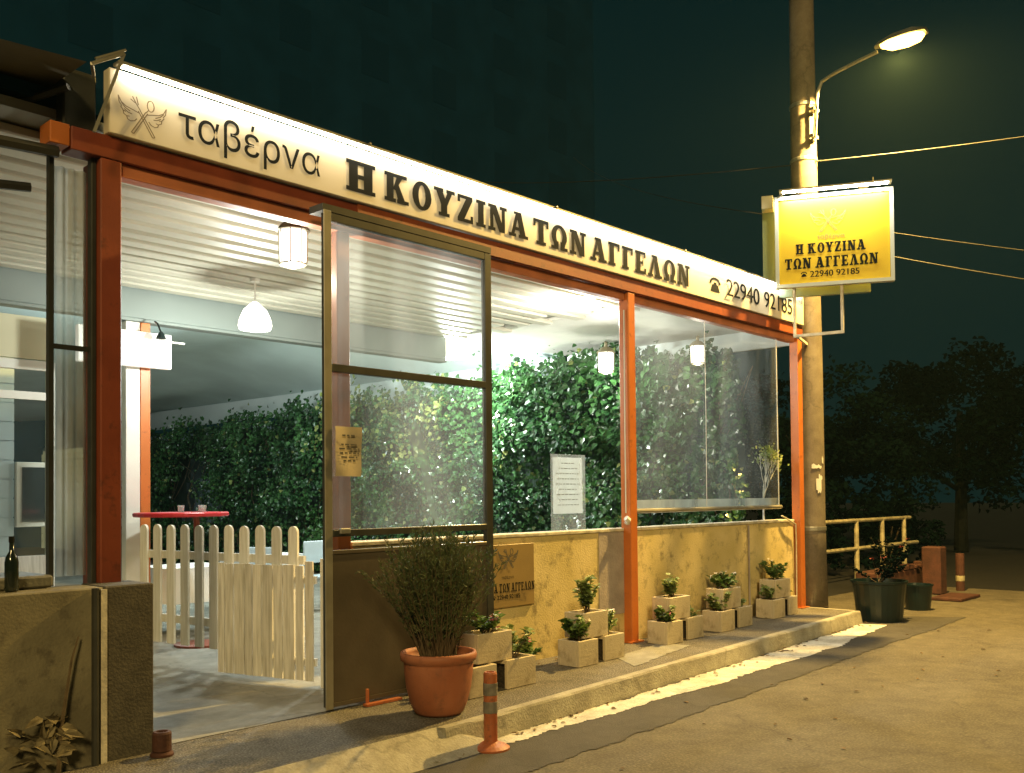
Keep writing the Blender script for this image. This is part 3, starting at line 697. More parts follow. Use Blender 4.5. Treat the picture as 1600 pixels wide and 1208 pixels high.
# ================================================================== LAMPS INSIDE
def lantern(loc, label, s=1.0, energy=60, color=(1,.93,.78)):
    x,y,z=loc; T=thing('lantern', loc, label, 'lamp', 'white lantern lamps under the ceiling')
    b=MB(); b.lathe([(.085*s,-.42*s),(.10*s,-.40*s),(.105*s,-.20*s),(.10*s,-.17*s)],loc,8); b.build('lamp_glass', M['lampglass'], T)
    b=MB(); b.lathe([(.135*s,-.17*s),(.12*s,-.145*s),(.07*s,-.10*s),(.03*s,-.085*s),(.018*s,-.03*s),(.03*s,-.02*s),(.0,0)],loc,8); b.lathe([(.03*s,-.455*s),(.105*s,-.43*s),(.105*s,-.42*s),(.0,-.419*s)],loc,8)
    for k in range(8):
        t=2*math.pi*k/8; c,si=math.cos(t),math.sin(t); b.tube([(x+.106*s*c,y+.106*s*si,z-.42*s),(x+.112*s*c,y+.112*s*si,z-.17*s)],.004,4)
    b.build('lamp_frame', M['brass'], T)
    lamp('bulb','POINT',(x,y,z-.52*s),energy,color,T,shadow_soft_size=.05)
lantern((4.31,.43,3.73),'eight sided white lantern hanging just inside above the entrance',1.0,48)
lantern((10.55,2.1,3.62),'small white lantern hanging against the ivy left of third orange post',1.0,55,(1,.98,.88))
lantern((10.7,.75,3.55),'lantern glowing behind the clear curtain in the last bay',.85,12)
def pendant(loc, label, drop=.30, s=1.0, energy=90, color=(1,.96,.86)):
    x,y,z=loc; T=thing('pendant_lamp', loc, label, 'lamp', 'white bell pendants under the ceiling')
    b=MB(); b.tube([(x,y,z),(x,y,z-drop)],.008,6); b.build('cord', M['white'], T)
    b=MB(); b.lathe([(.05,-.035),(.05,-.001),(.0,0)],loc,12); b.build('ceiling_rose', M['white'], T)
    b=MB(); h=z-drop; b.lathe([(.155*s,-.26*s),(.168*s,-.22*s),(.155*s,-.15*s),(.115*s,-.06*s),(.05*s,.0),(.025*s,.02)],(x,y,h),20); b.build('lamp_shade', M['lampglass'], T, smooth=True)
    lamp('bulb','POINT',(x,y,h-.36*s),energy,color,T,shadow_soft_size=.08)
pendant((5.40,2.66,3.73),'white bell pendant nearest the entrance, in front of grey beam',.26,1.0,175,(.95,1,.92))
pendant((10.18,4.75,4.40),'white bell pendant glaring through the scuffed sliding panel',.42,1.4,640,(.94,1,.93))
CL=thing('ceiling_light', (8.6,1.0,3.79), 'flush white ceiling light close to the third orange post', 'lamp')
b=MB(); b.lathe([(.19,-.0),(.19,-.03),(.17,-.05)],(8.6,1.0,3.79),20); b.build('base', M['white'], CL)
b=MB(); b.lathe([(.168,-.048),(.15,-.09),(.09,-.12),(.0,-.13)],(8.6,1.0,3.79),20); b.build('lamp_glass', M['bulb'], CL, smooth=True)
lamp('bulb','POINT',(8.6,1.0,3.52),120,(1,.96,.84),CL,shadow_soft_size=.08)

CANOPY_FILL=thing('ceiling_light', (6.2,8.0,4.56), 'added round lamp lighting the canopy, unseen behind the grey beam', 'lamp')  # added fill lamp, hidden by the beam, to brighten the canopy
b=MB(); b.lathe([(.03,.24),(.03,.0),(.16,-.02),(.14,-.08),(.0,-.10)],(6.2,8.0,4.52),18); b.build('lamp_glass', M['lampglass'], CANOPY_FILL, smooth=True)
lamp('bulb','POINT',(6.2,8.0,4.26),330,(.86,1,.98),CANOPY_FILL,shadow_soft_size=.10)
# lit white box sign on the inner post
LB=thing('box_sign', (4.72,3.9,2.9), 'blank white lit box sign under the grey beam with clamp lamp', 'sign')
b=MB(); b.box((4.15,3.88,2.90),(5.15,3.95,3.27),0,.006); b.build('face', M['litbox'], LB)
b=MB(); b.tube([(4.95,3.86,3.39),(4.95,3.80,3.36),(4.95,3.74,3.27)],.010,6); b.lathe([(.012,.06),(.03,.04),(.055,-.02),(.05,-.02),(.0,.02)],(4.95,3.73,3.21),12); b.build('clamp_lamp', M['tub'], LB)
b=MB(); b.bar((5.15,3.92,3.20),(5.32,3.92,3.20),.02,.02); b.build('arm', M['white'], LB)
IP=thing('inner_post', (4.85,4.05,0), 'slim orange post with white casing, under the box sign', 'post')
b=MB(); b.box((4.86,4.0,0),(4.97,4.10,3.39),0,.005); b.build('post', M['orange'], IP)
b=MB(); b.box((4.70,4.0,0),(4.855,4.10,3.39),0,.005); b.build('casing', M['white'], IP)

# ================================================================== GATE, INTERIOR FURNITURE
PG=thing('picket_gate', (4.57,.79,0), 'white picket gate with rounded tops standing open into the terrace', 'gate')
A=Vector((4.56,.80,0)); B=Vector((4.30,2.80,0)); dirg=(B-A).normalized(); nrm=Vector((-dirg.y,dirg.x,0))
for i in range(11):
    u=i/10; c=A+(B-A)*u; w=.052; z0=.20; z1=1.225+random.uniform(-.006,.006)
    prof=[(-w,z0),(w,z0),(w,z1)]+[(w*math.cos(R_(t)),z1+w*math.sin(R_(t))) for t in range(15,180,15)]+[(-w,z1)]
    t_=.011; mb=MB(); k=len(prof)
    fr=[c+dirg*a+nrm*t_+Vector((0,0,z)) for a,z in prof]; bk=[c+dirg*a-nrm*t_+Vector((0,0,z)) for a,z in prof]
    mb.add(fr+bk,[tuple(range(k)),tuple(range(2*k-1,k-1,-1))]+[(j,(j+1)%k,k+(j+1)%k,k+j) for j in range(k)]); mb.build('picket', M['picket'], PG)
for z in (.42,1.0):
    mb=MB(); mb.bar(A-dirg*.1-nrm*.028+Vector((0,0,z)),B+dirg*.1-nrm*.028+Vector((0,0,z)),.03,.07); mb.build('rail', M['picket'], PG)
BP=thing('board_screen', (4.6,.8,0), 'low screen of worn white boards leaning upright before the picket gate', 'screen')
A2=Vector((4.62,.54,0)); B2=Vector((4.35,1.50,0)); dg=(B2-A2).normalized(); n2=Vector((dg.y,-dg.x,0))*-1
n2=Vector((-dg.y,dg.x,0)); L=(B2-A2).length; x=0; i=0
while x<L-.01:
    w=random.choice((.085,.10,.115,.12)); w=min(w,L-x); gap=.014 if i!=1 else .03
    p=A2+dg*(x+gap/2)+n2*.06; q=A2+dg*(x+w-gap/2)+n2*(.06+random.uniform(0,.002))
    z0=.055+random.uniform(0,.006); z1=.968+random.uniform(-.006,.006); mb=MB()
    if i==0: z1=1.0
    o=n2*.02
    mb.add([p+Vector((0,0,z0)),q+Vector((0,0,z0)),q+o+Vector((0,0,z0)),p+o+Vector((0,0,z0)),p+Vector((0,0,z1)),q+Vector((0,0,z1)),q+o+Vector((0,0,z1)),p+o+Vector((0,0,z1))],
      [(0,3,2,1),(4,5,6,7),(0,1,5,4),(1,2,6,5),(2,3,7,6),(3,0,4,7)]); mb.build('board', M['oldwood'], BP); x+=w; i+=1
for z in (.2,.85):
    mb=MB(); mb.bar(A2+n2*.04+Vector((0,0,z)),B2+n2*.04+Vector((0,0,z)),.03,.06); mb.build('rail', M['oldwood'], BP)
RT=thing('bar_table', (5.0,3.4,0), 'tall bar table with thin red top behind the picket gate', 'table')
b=MB(); b.lathe([(.46,1.325),(.47,1.335),(.47,1.36),(.46,1.37),(0,1.371)],(5.0,3.4,0),28); b.build('tabletop', M['red'], RT)
b=MB(); b.tube([(5.15,3.3,0),(5.12,3.32,1.32)],.03,8); b.lathe([(.26,0),(.26,.02),(.04,.05)],(5.15,3.3,.004),20); b.build('leg', M['maroon'], RT)
for i,(dx,dy) in enumerate(((.10,-.25),(-.06,-.1),(.22,0))):
    T=thing('tumbler',(5.0+dx,3.4+dy,1.372),('clear tumbler at front edge of red bar table','clear tumbler in middle of red bar table','clear tumbler at right on red bar table')[i],'glass','glasses on the red bar table')
    b=MB(); b.lathe([(.028,0),(.034,.07),(.031,.07),(.026,.008),(0,.008)],(5.0+dx,3.4+dy,1.372),12); b.build('cup', M['holder'], T)
def cloth_table(x,y,label,w=.8,h=.74):
    T=thing('dining_table',(x,y,0),label,'table','white clothed tables on the terrace')
    b=MB(); b.box((x-w/2,y-w/2,h-.03),(x+w/2,y+w/2,h),0,.01); b.build('tabletop', M['white'], T)
    for sx in (-1,1):
        for sy in (-1,1):
            b=MB(); b.box((x+sx*.34-.02,y+sy*.34-.02,.004),(x+sx*.34+.02,y+sy*.34+.02,h-.03)); b.build('leg', M['white'], T)
    c=MB(); n=40; rr=random.Random(int(x*10))
    for k in range(n):
        t=k/n*4; e=int(t); u=t-e; hw=w/2+.012; px,py=((-hw+2*hw*u,-hw),(hw,-hw+2*hw*u),(hw-2*hw*u,hw),(-hw,hw-2*hw*u))[e]
        fl=1.03+.03*math.sin(k*1.9); c.v += [(x+px,y+py,h+.006),(x+px*fl,y+py*fl,h-.38)]
    c.f=[(2*k,2*k+1,2*((k+1)%n)+1,2*((k+1)%n)) for k in range(n)]+[tuple(2*k for k in range(n))]; c.m=[0]*len(c.f); c.build('tablecloth', M['paperw'], T, smooth=False)
cloth_table(5.6,4.4,'white clothed table seen between the pickets of the gate')
cloth_table(7.4,5.6,'white clothed table deeper inside by the ivy')
def chair(x,y,rz,label):
    T=thing('dining_chair',(x,y,0),label,'chair','white chairs on the terrace'); T.rotation_euler=(0,0,rz)
    b=MB(); b.box((-.2,-.2,.43),(.2,.2,.46),0,.01); o=b.build('seat', M['siding'], None); o.parent=T
    b=MB(); b.box((-.2,.18,.62),(.2,.205,.92),0,.01); o=b.build('backrest', M['siding'], None); o.parent=T
    for sx in (-1,1):
        b=MB(); b.box((sx*.18-.018,-.19,.004),(sx*.18+.018,-.155,.43)); o=b.build('leg', M['siding'], None); o.parent=T
        b=MB(); b.box((sx*.18-.018,.17,.004),(sx*.18+.018,.205,.62)); o=b.build('leg', M['siding'], None); o.parent=T
chair(6.3,4.2,-1.2,'pale chair drawn up beside the clothed table near the gate')
chair(7.9,4.9,.2,'pale chair standing by the clothed table nearest the ivy')

# ================================================================== NOTICES, PLAQUE
def notice_lines(b,org,ux,uz,w,rows,seed,th=.008,mi=0):
    rnd=random.Random(seed)
    for z,frac in rows:
        x=0
        L=w*frac; st=(w-L)/2
        while x<L:
            l=min(rnd.uniform(.02,.06),L-x); v=[(st+x,z),(st+x+l,z),(st+x+l,z+th),(st+x,z+th)]; place2d(b,(v,[(0,1,2,3)]),org,ux,uz,thick=.0015,mi=mi); x+=l+.012
N1=thing('paper_notice',(4.17,-.28,1.65),'creased tan paper notice taped on frame beside second orange post','notice')
b=MB(); n=8
for i in range(n+1):
    for k in range(n+1):
        u,v=i/n,k/n; b.v.append((4.165+.235*u,-.276-.006*math.sin(u*5+v*3)-.004*math.sin(v*9),1.655+.355*v))
b.f=[(i*(n+1)+k,(i+1)*(n+1)+k,(i+1)*(n+1)+k+1,i*(n+1)+k+1) for i in range(n) for k in range(n)]; b.m=[0]*len(b.f); b.build('sheet', M['tanpaper'], N1, smooth=True)
b=MB(); notice_lines(b,(4.19,-.288,1.66),(1,0,0),(0,0,1),.18,[(.28,.7),(.215,.8),(.185,1),(.155,.95),(.125,.8),(.10,.6)],4,.012); b.build('print', M['inkd'], N1)
def thin_paper(name,col):
    m=bpy.data.materials.new(name); m.use_nodes=True; nt=m.node_tree; bs=nt.nodes['Principled BSDF']; bs.inputs['Base Color'].default_value=(*col,1); bs.inputs['Roughness'].default_value=.7
    tl=nt.nodes.new('ShaderNodeBsdfTranslucent'); tl.inputs[0].default_value=(*col,1); mx=nt.nodes.new('ShaderNodeMixShader'); mx.inputs[0].default_value=.55
    nt.links.new(bs.outputs[0],mx.inputs[1]); nt.links.new(tl.outputs[0],mx.inputs[2]); nt.links.new(mx.outputs[0],nt.nodes['Material Output'].inputs['Surface']); return m
N2=thing('menu_sheet',(6.9,.1,1.17),'white printed menu in a clear stand on the yellow parapet','menu')
b=MB(); b.quad((6.98,.08,1.33),(7.43,.08,1.33),(7.43,.08,1.87),(6.98,.08,1.87)); b.build('sheet', thin_paper('thin_white_paper',(.95,.95,.92)), N2)
b=MB(); b.quad((6.94,.075,1.167),(7.47,.075,1.167),(7.47,.075,1.90),(6.94,.075,1.90)); b.build('holder', M['holder'], N2)
b=MB(); notice_lines(b,(7.0,.078,1.34),(1,0,0),(0,0,1),.41,[(.47,.5),(.42,.7),(.37,.9),(.32,.8),(.27,.9),(.22,.7),(.17,.85),(.12,.7),(.07,.8)],8,.008); b.build('print', M['greyink'], N2)
WP=thing('wall_plaque',(6.2,.03,.5),'brown restaurant plaque with wings emblem on yellow parapet wall','sign')
b=MB(); b.box((5.72,.012,.52),(6.62,.034,1.075),0,.003); b.build('plate', M['plaque'], WP)
b=MB(); o=(0,.010,0); place2d(b,emblem(.035),o,(1,0,0),(0,0,1),box=(6.13,6.40,.86,1.04)); b.build('emblem', M['inkd'], WP)
b=MB(); place2d(b,slab_line('Η ΚΟΥΖΙΝΑ ΤΩΝ ΑΓΓΕΛΩΝ'),o,(1,0,0),(0,0,1),box=(5.76,6.60,.655,.735)); place2d(b,text2d('ταβέρνα'),o,(1,0,0),(0,0,1),box=(6.18,6.34,.765,.80)); place2d(b,phone_icon(),o,(1,0,0),(0,0,1),box=(6.06,6.10,.595,.63)); digits_bold(b,'22940 92185',o,(1,0,0),(0,0,1),(6.12,6.42,.595,.632)); b.build('lettering', M['black'], WP)

# ================================================================== POLE, STREET LAMP, PROJECTING SIGN, CABLES
UP=thing('utility_pole',(12.30,.02,-.16),'tall round concrete pole at the right corner of the pavilion','pole')
b=MB(); b.lathe([(.225,0),(.205,1.2),(.20,3.4),(.17,6.4),(.15,10.5),(.12,10.55)],(12.30,.02,-.16),28); b.build('shaft', M['pole'], UP, smooth=True)
b=MB(); b.lathe([(.212,0),(.214,.01),(.214,.05),(.212,.06)],(12.30,.02,1.0),28); b.build('band', M['galv'], UP)
b=MB(); b.lathe([(.178,0),(.182,.005),(.182,.04),(.178,.05)],(12.30,.02,6.0),28); b.build('band', M['galv'], UP)
b=MB(); b.lathe([(.176,0),(.18,.005),(.18,.04),(.176,.05)],(12.30,.02,6.75),28); b.build('band', M['galv'], UP)
rp=random.Random(11); b=MB()
for (zc,h,wd,a0) in ((1.86,.05,.14,-125),(1.72,.05,.06,-110),(1.62,.16,.08,-118),(1.54,.05,.05,-116),(1.95,.08,.03,-98)):
    n=6; top=[];bot=[]
    for i in range(n+1):
        a=R_(a0)+(i/n-.5)*wd/.2; r=.2115; top.append((12.30+r*math.cos(a),.02+r*math.sin(a),zc+h/2+rp.uniform(-.02,.02))); bot.append((12.30+r*math.cos(a),.02+r*math.sin(a),zc-h/2+rp.uniform(-.02,.02)))
    b.add(top+bot,[(i,n+1+i,n+2+i,i+1) for i in range(n)])
b.build('torn_paper', M['paper'], UP)
SL=thing('street_lamp',(12.3,-.16,6.1),'glowing yellow street lamp on a bent arm bolted to the pole','lamp')
b=MB(); b.tube([(12.18,-.19,6.22),(12.18,-.22,6.60),(12.19,-.24,6.86),(12.2,-.30,7.0),(12.2,-.48,7.06),(12.2,-.80,7.12),(12.2,-1.05,7.16)],.024,8); b.build('arm', M['galv'], SL)
b=MB(); b.box((12.10,-.215,6.26),(12.26,-.16,6.30)); b.box((12.10,-.23,6.62),(12.26,-.16,6.66)); b.bar((12.13,-.23,6.24),(12.13,-.26,6.68),.03,.02); b.build('clamp', M['galv'], SL)
hd=Vector((12.2,-1.32,7.22)); b=MB()
def ell(b,c,ax,prof,n=16,mi=0):
    V=[];k=0
    for t,ry,zt,zb in prof:
        for j in range(n):
            a=2*math.pi*j/n; z=math.sin(a); V.append((c[0]+ry*math.cos(a),c[1]+t,c[2]+(zt*z if z>0 else zb*z)))
    F=[(i*n+j,i*n+(j+1)%n,(i+1)*n+(j+1)%n,(i+1)*n+j) for i in range(len(prof)-1) for j in range(n)]+[tuple(range(n)),tuple((len(prof)-1)*n+j for j in range(n-1,-1,-1))]
    b.add(V,F,mi)
ell(b,hd,0,[(.30,.03,.03,.02),(.24,.07,.06,.0),(.05,.13,.10,.0),(-.18,.14,.10,.0),(-.34,.08,.05,.0)]); b.build('housing', M['galv'], SL, smooth=True)
b=MB(); ell(b,hd+Vector((0,0,-.004)),0,[(.22,.05,.0,.03),(.10,.115,.0,.09),(-.10,.125,.0,.11),(-.25,.10,.0,.09),(-.31,.04,.0,.04)]); b.build('lamp_bowl', M['sodium'], SL, smooth=True)
sp=lamp('bulb','SPOT',(12.2,-1.33,7.05),6800,(1,.64,.17),SL,shadow_soft_size=.10,spot_size=R_(158),spot_blend=.12)
# projecting sign
S0=Vector((11.035,-.18,5.20)); ux=Vector((.596,-1.245,0)).normalized(); W_=1.385; H_=1.14; uz=Vector((0,0,1))
PS=thing('projecting_sign',(11.1,-.2,4.0),'square yellow taverna sign in white frame mounted on the pole','sign')
nf=ux.cross(uz)  # towards the street viewer
if nf.x>0: nf=-nf
O=S0-Vector((0,0,H_))
def P(a,c,d=0): return O+ux*a+uz*c+nf*d
def sbox(b,a0,a1,c0,c1,d0,d1,mi=0):
    V=[P(a,c,d) for c in (c0,c1) for a,d in ((a0,d0),(a1,d0),(a1,d1),(a0,d1))]
    b.add(V,[(0,3,2,1),(4,5,6,7),(0,1,5,4),(1,2,6,5),(2,3,7,6),(3,0,4,7)],mi)
b=MB(); sbox(b,.045,W_-.045,.045,H_-.045,-.06,-.01); b.build('face', M['yellow'], PS)
b=MB(); sbox(b,0,.043,0,H_,-.08,.012); sbox(b,W_-.043,W_,0,H_,-.08,.012); sbox(b,.044,W_-.044,0,.043,-.08,.012); sbox(b,.044,W_-.044,H_-.043,H_,-.08,.012); b.build('frame', M['signframe'], PS)
b=MB(); sbox(b,-.16,1.13,-.06,H_+.01,-.36,-.28); b.build('rear_face', M['teal'], PS)
b=MB(); sbox(b,-.16,-.02,H_-.10,H_+.06,-.28,-.09); sbox(b,1.0,1.10,H_+.002,H_+.06,-.28,-.02); sbox(b,.1,1.1,H_+.012,H_+.05,-.30,-.285); b.build('spacer', M['cream'], PS)
o=P(0,0,-.008)
b=MB(); place2d(b,slab_line('Η ΚΟΥΖΙΝΑ'),o,ux,uz,box=(.245,1.06,.405,.535),nrm=nf); place2d(b,slab_line('ΤΩΝ ΑΓΓΕΛΩΝ'),o,ux,uz,box=(.115,1.20,.225,.360),nrm=nf)
place2d(b,phone_icon(),o,ux,uz,box=(.30,.375,.125,.185),nrm=nf); digits_bold(b,'22940 92185',o,ux,uz,(.41,.985,.115,.19)); b.build('lettering', M['black'], PS)
b=MB(); place2d(b,emblem(.022),o,ux,uz,box=(.42,.84,.66,.94),nrm=nf); place2d(b,text2d('ταβέρνα'),o,ux,uz,box=(.50,.82,.565,.635),nrm=nf); b.build('emblem', M['plaque'], PS)
b=MB(); sbox(b,.06,W_-.03,H_+.015,H_+.035,.06,.20); lh=b.build('light_strip', M['alu'], PS)
b=MB()
for i in range(8):
    a0=.10+1.22*i/8; b.add([P(a0,H_+.012,.10),P(a0+1.22/8,H_+.012,.10),P(a0+1.22/8,H_+.012,.18),P(a0,H_+.012,.18)],[(0,1,2,3)])
b.build('led_lens', M['led2'], lh)
b=MB(); b.bar(P(.03,H_-.01,.0),P(.10,H_+.02,.06),.02,.02); b.bar(P(1.15,H_+.04,.10),P(1.15,H_+.11,.10),.012,.012); b.build('bracket', M['alu'], PS)
b=MB(); b.bar(P(.78,-.0,-.03),P(.78,-.58,-.03),.03,.03); b.bar(P(.80,-.58,-.03),P(.20,-.60,-.06),.035,.035); b.bar(P(.22,-.0,-.06),P(.22,-.60,-.06),.03,.03); b.bar(P(.22,-.58,-.06),(12.15,-.05,3.50),.03,.03); b.bar(P(.4,.6,-.37),(12.2,-.0,4.70),.04,.04); b.build('support_frame', M['cope'], PS)
def cable(label, p, q, sag, r=.008):
    p=Vector(p);q=Vector(q); pts=[]
    for i in range(25):
        u=i/24; pts.append(p+(q-p)*u-Vector((0,0,sag*4*u*(1-u))))
    c=MB(); c.tube(pts,r,5); o=c.build('overhead_cable', M['cable']); tag(o,label,'cable','cables strung from the pole')
cable('upper cable rising right from behind the pole over the street',(12.28,-.15,5.98),(16.0,-6.5,6.6),.12,.009)
cable('pale cable running left from the pole to the dark building',(30.0,29.9,17.6),(12.2,.15,5.98),.5,.009)
cable('thin cable leaving right from the middle of yellow sign',(12.45,-.1,5.22),(15.2,-3.4,4.55),.04,.007)
cable('lower cable falling right from behind the yellow sign',(12.45,-.12,4.92),(15.2,-3.4,4.10),.04,.009)
cable('faint cable dropping from the dark building to the yellow sign',(44.8,29.9,21.8),(12.2,.1,5.24),.5,.008)

# ================================================================== POT, BOLLARDS, PLANTERS
def shrub_pot():
    x,y=4.60,-.86; T=thing('potted_shrub',(x,y,0),'big terracotta pot of bushy rosemary before the brown panel','potted plant')
    b=MB(); s=1.0
    b.lathe([(.155,0),(.175,.02),(.20,.08),(.225,.18),(.238,.28),(.242,.345),(.240,.36),(.262,.37),(.268,.40),(.262,.425),(.245,.428),(.232,.40),(.225,.36)],(x,y,.004),40); b.build('pot', M['terra'], T, smooth=True)
    b=MB(); b.lathe([(.0,.372),(.226,.366)][::-1],(x,y,.004),24); b.build('soil', M['soil'], T)
    rnd=random.Random(5); st=MB(); lf=MB()
    for k in range(330):
        a=rnd.uniform(0,2*math.pi); lean=abs(rnd.gauss(0,.34)); r0=rnd.uniform(0,.12); h=rnd.uniform(.55,.95)*(1-.18*lean)
        sx,sy=x+r0*math.cos(a),y+r0*math.sin(a); dx,dy=math.cos(a)*lean*.75,math.sin(a)*lean*.75
        dx-=.04
        pts=[]
        for j in range(7):
            u=j/6; pts.append(Vector((sx+dx*h*u+rnd.gauss(0,.006),sy+dy*h*u+rnd.gauss(0,.006),.37+h*u-.10*lean*u*u*h)))
        st.tube(pts,[.0045*(1-.7*j/6) for j in range(7)],4,cap=False)
        for j in range(int(h*90)):
            u=.22+.78*rnd.random()**.8; i=min(int(u*6),5); w=u*6-i; p=pts[i]*(1-w)+pts[i+1]*w; d=(pts[i+1]-pts[i]).normalized()
            dd=d*.9+Vector((rnd.gauss(0,.55),rnd.gauss(0,.55),rnd.gauss(0,.35))); lf.leaf(p,dd,(rnd.gauss(0,1),rnd.gauss(0,1),.3),rnd.uniform(.028,.052),.0085,0,False)
    st.build('stem', M['stem'], T); lf.build('foliage', M['rose'], T)
shrub_pot()
def bollard(x,y,z,h,label,r=.045,broken=False):
    T=thing('flexible_bollard',(x,y,z),label,'bollard')
    b=MB(); b.lathe([(r,.03),(r,h-.012),(r*.86,h),(r*.6,h),(r*.55,h-.03),(0,h-.03)],(x,y,z),20); b.build('post', M['brick' if broken else 'bol'], T, smooth=False)
    b=MB(); b.lathe([(.125,0),(.125,.012),(.10,.028),(r+.008,.045),(r+.001,.05)] if not broken else [(r+.012,0),(r+.012,.012),(r+.001,.025)],(x,y,z),24); b.build('base', M['brick' if broken else 'bol'], T)
    if not broken:
        for z0,z1 in ((.47,.62),(.70,.86)):
            b=MB(); b.lathe([(r+.001,h*z0),(r+.003,h*z0+.003),(r+.003,h*z1-.003),(r+.001,h*z1)],(x,y,z),20); b.build('band', M['bolband'], T)
bollard(4.56,-1.395,-.147,.50,'orange flexible bollard with grey bands at the kerb')
bollard(2.79,-.42,.002,.14,'short broken orange bollard stump at foot of garden wall',.055,True)

def plant(T,cx,cy,z,h,wd,seed,mi='geran',flowers=None,n=70):
    rnd=random.Random(seed); st=MB(); lf=MB(); fl=MB()
    for k in range(11):
        a=rnd.uniform(0,6.28); l=rnd.uniform(.4,1.15); tip=Vector((cx+math.cos(a)*wd*l*.55,cy+math.sin(a)*wd*l*.45,z+h*rnd.uniform(.55,1.0)))
        b0=Vector((cx+rnd.gauss(0,.012),cy+rnd.gauss(0,.012),z)); mid=(b0+tip)/2+Vector((0,0,.02)); st.tube([b0,mid,tip],[.005,.004,.002],4,cap=False)
        for j in range(n//5):
            u=rnd.uniform(.35,1.05); p=b0+(tip-b0)*u; aa=rnd.uniform(0,6.28); d=Vector((math.cos(aa),math.sin(aa),rnd.uniform(-.2,.7)))
            lf.leaf(p,d,(rnd.gauss(0,.4),rnd.gauss(-.2,.4),1),rnd.uniform(.036,.070),rnd.uniform(.038,.070),0)
        if flowers and k<flowers[1]:
            for j in range(9):
                aa=rnd.uniform(0,6.28); fl.leaf(tip+Vector((rnd.gauss(0,.013),rnd.gauss(0,.013),.015+rnd.gauss(0,.01))),(math.cos(aa),math.sin(aa),.5),(0,0,1),.028,.026,0)
    st.build('stem', M['stem'], T); lf.build('foliage', M[mi], T)
    if flowers: fl.build('flowers', M[flowers[0]], T)
PLN=[0]
def planter(x,y,z,label,w=.25,d=.22,h=.225,pl=None,openleft=False):
    """hollow concrete block used as a planter; x,y = left front corner"""
    T=thing('planter_block',(x,y,z),label,'planter','concrete block planters along the parapet')
    PLN[0]+=1; rr=random.Random(PLN[0]); a=rr.uniform(-.05,.05); t=.03
    b=MB(); b.box((x,y,z),(x+w,y+t,z+h),0,.004); b.box((x,y+d-t,z),(x+w,y+d,z+h),0,.004); (b.box((x,y+t+.001,z+h-.03),(x+t,y+d-t-.001,z+h)) if openleft else b.box((x,y+t+.001,z),(x+t,y+d-t-.001,z+h),0,.004)); b.box((x+w-t,y+t+.001,z),(x+w,y+d-t-.001,z+h),0,.004); b.build('block', M['block'], T)
    b=MB(); b.quad((x+t,y+t,z+h-.035),(x+w-t,y+t,z+h-.035),(x+w-t,y+d-t,z+h-.035),(x+t,y+d-t,z+h-.035))
    if openleft: b.quad((x+t*1.2,y+t,z),(x+t*1.2,y+t,z+h-.031),(x+t*1.2,y+d-t,z+h-.031),(x+t*1.2,y+d-t,z))  # dark sheet in soil colour paints the shade in the slot between blocks
    b.build('soil', M['soil'], T)
    if pl: plant(T,x+w/2,y+d/2,z+h-.04,pl[0],pl[1],PLN[0]*7+3,pl[2],pl[3] if len(pl)>3 else None,pl[4] if len(pl)>4 else 70)
    return T
H1=.225
def cluster(x,y,tag_,wA=.27,gap=.14,wB=.27,slope=.0,pa=None,pb=None,pt=None):
    planter(x,y,.002,'lower left block of the stack %s'%tag_,wA,.24,H1,pa)
    planter(x+wA+gap,y+slope*(wA+gap)/.4,.002,'lower right block of the stack %s'%tag_,wB,.24,H1,pb,True)
    planter(x+wA*.52,y+.03+slope,.002+H1+.002,'upper block of the stack %s'%tag_,gap+wA*.48+.09,.22,H1,pt)
cluster(5.04,-.72,'right behind the terracotta pot',.30,.15,.34,.03,pt=(.20,.26,'geran',('petal_p',3),80),pb=(.26,.32,'palegreen',('petal_p',1),70))
cluster(6.58,-.53,'left of the middle orange post',.28,.14,.30,.03,pa=(.24,.30,'geran',('petal_w',2),110),pb=(.24,.18,'palegreen',('petal_w',2),60),pt=(.36,.24,'palegreen',('petal_w',1),110))
cluster(8.12,-.43,'right of the middle orange post',.29,.15,.30,.03,pa=(.19,.36,'geran',('petal_p',2),95),pb=(.13,.20,'palegreen',None,40),pt=(.25,.20,'palegreen',('petal_w',1),70))
cluster(9.24,-.39,'in the middle of the last bay',.29,.16,.30,.03,pa=(.22,.30,'palegreen',('petal_w',2),80),pb=(.12,.2,'palegreen',('petal_w',1),40),pt=(.19,.32,'geran',('petal_w',5),100))
cluster(10.62,-.30,'before the right hand orange post',.29,.16,.22,.02,pa=(.20,.26,'palegreen',None,60),pb=(.14,.14,'geran',('petal_r',2),40),pt=(.24,.32,'geran',('petal_w',1),110))
# self-sown plants at the wall foot
for i,(x,y,h,l,mk) in enumerate(((5.95,-.06,.40,'straggly flowering weed at wall foot under the brown plaque','palegreen'),(6.42,-.04,.22,'low dry weed at wall foot right of brown plaque','geran'))):
    T=thing('weed',(x,y,0),l,'plant'); plant(T,x,y,.0,h,.34,90+i,mk,('petal_p',3),120)
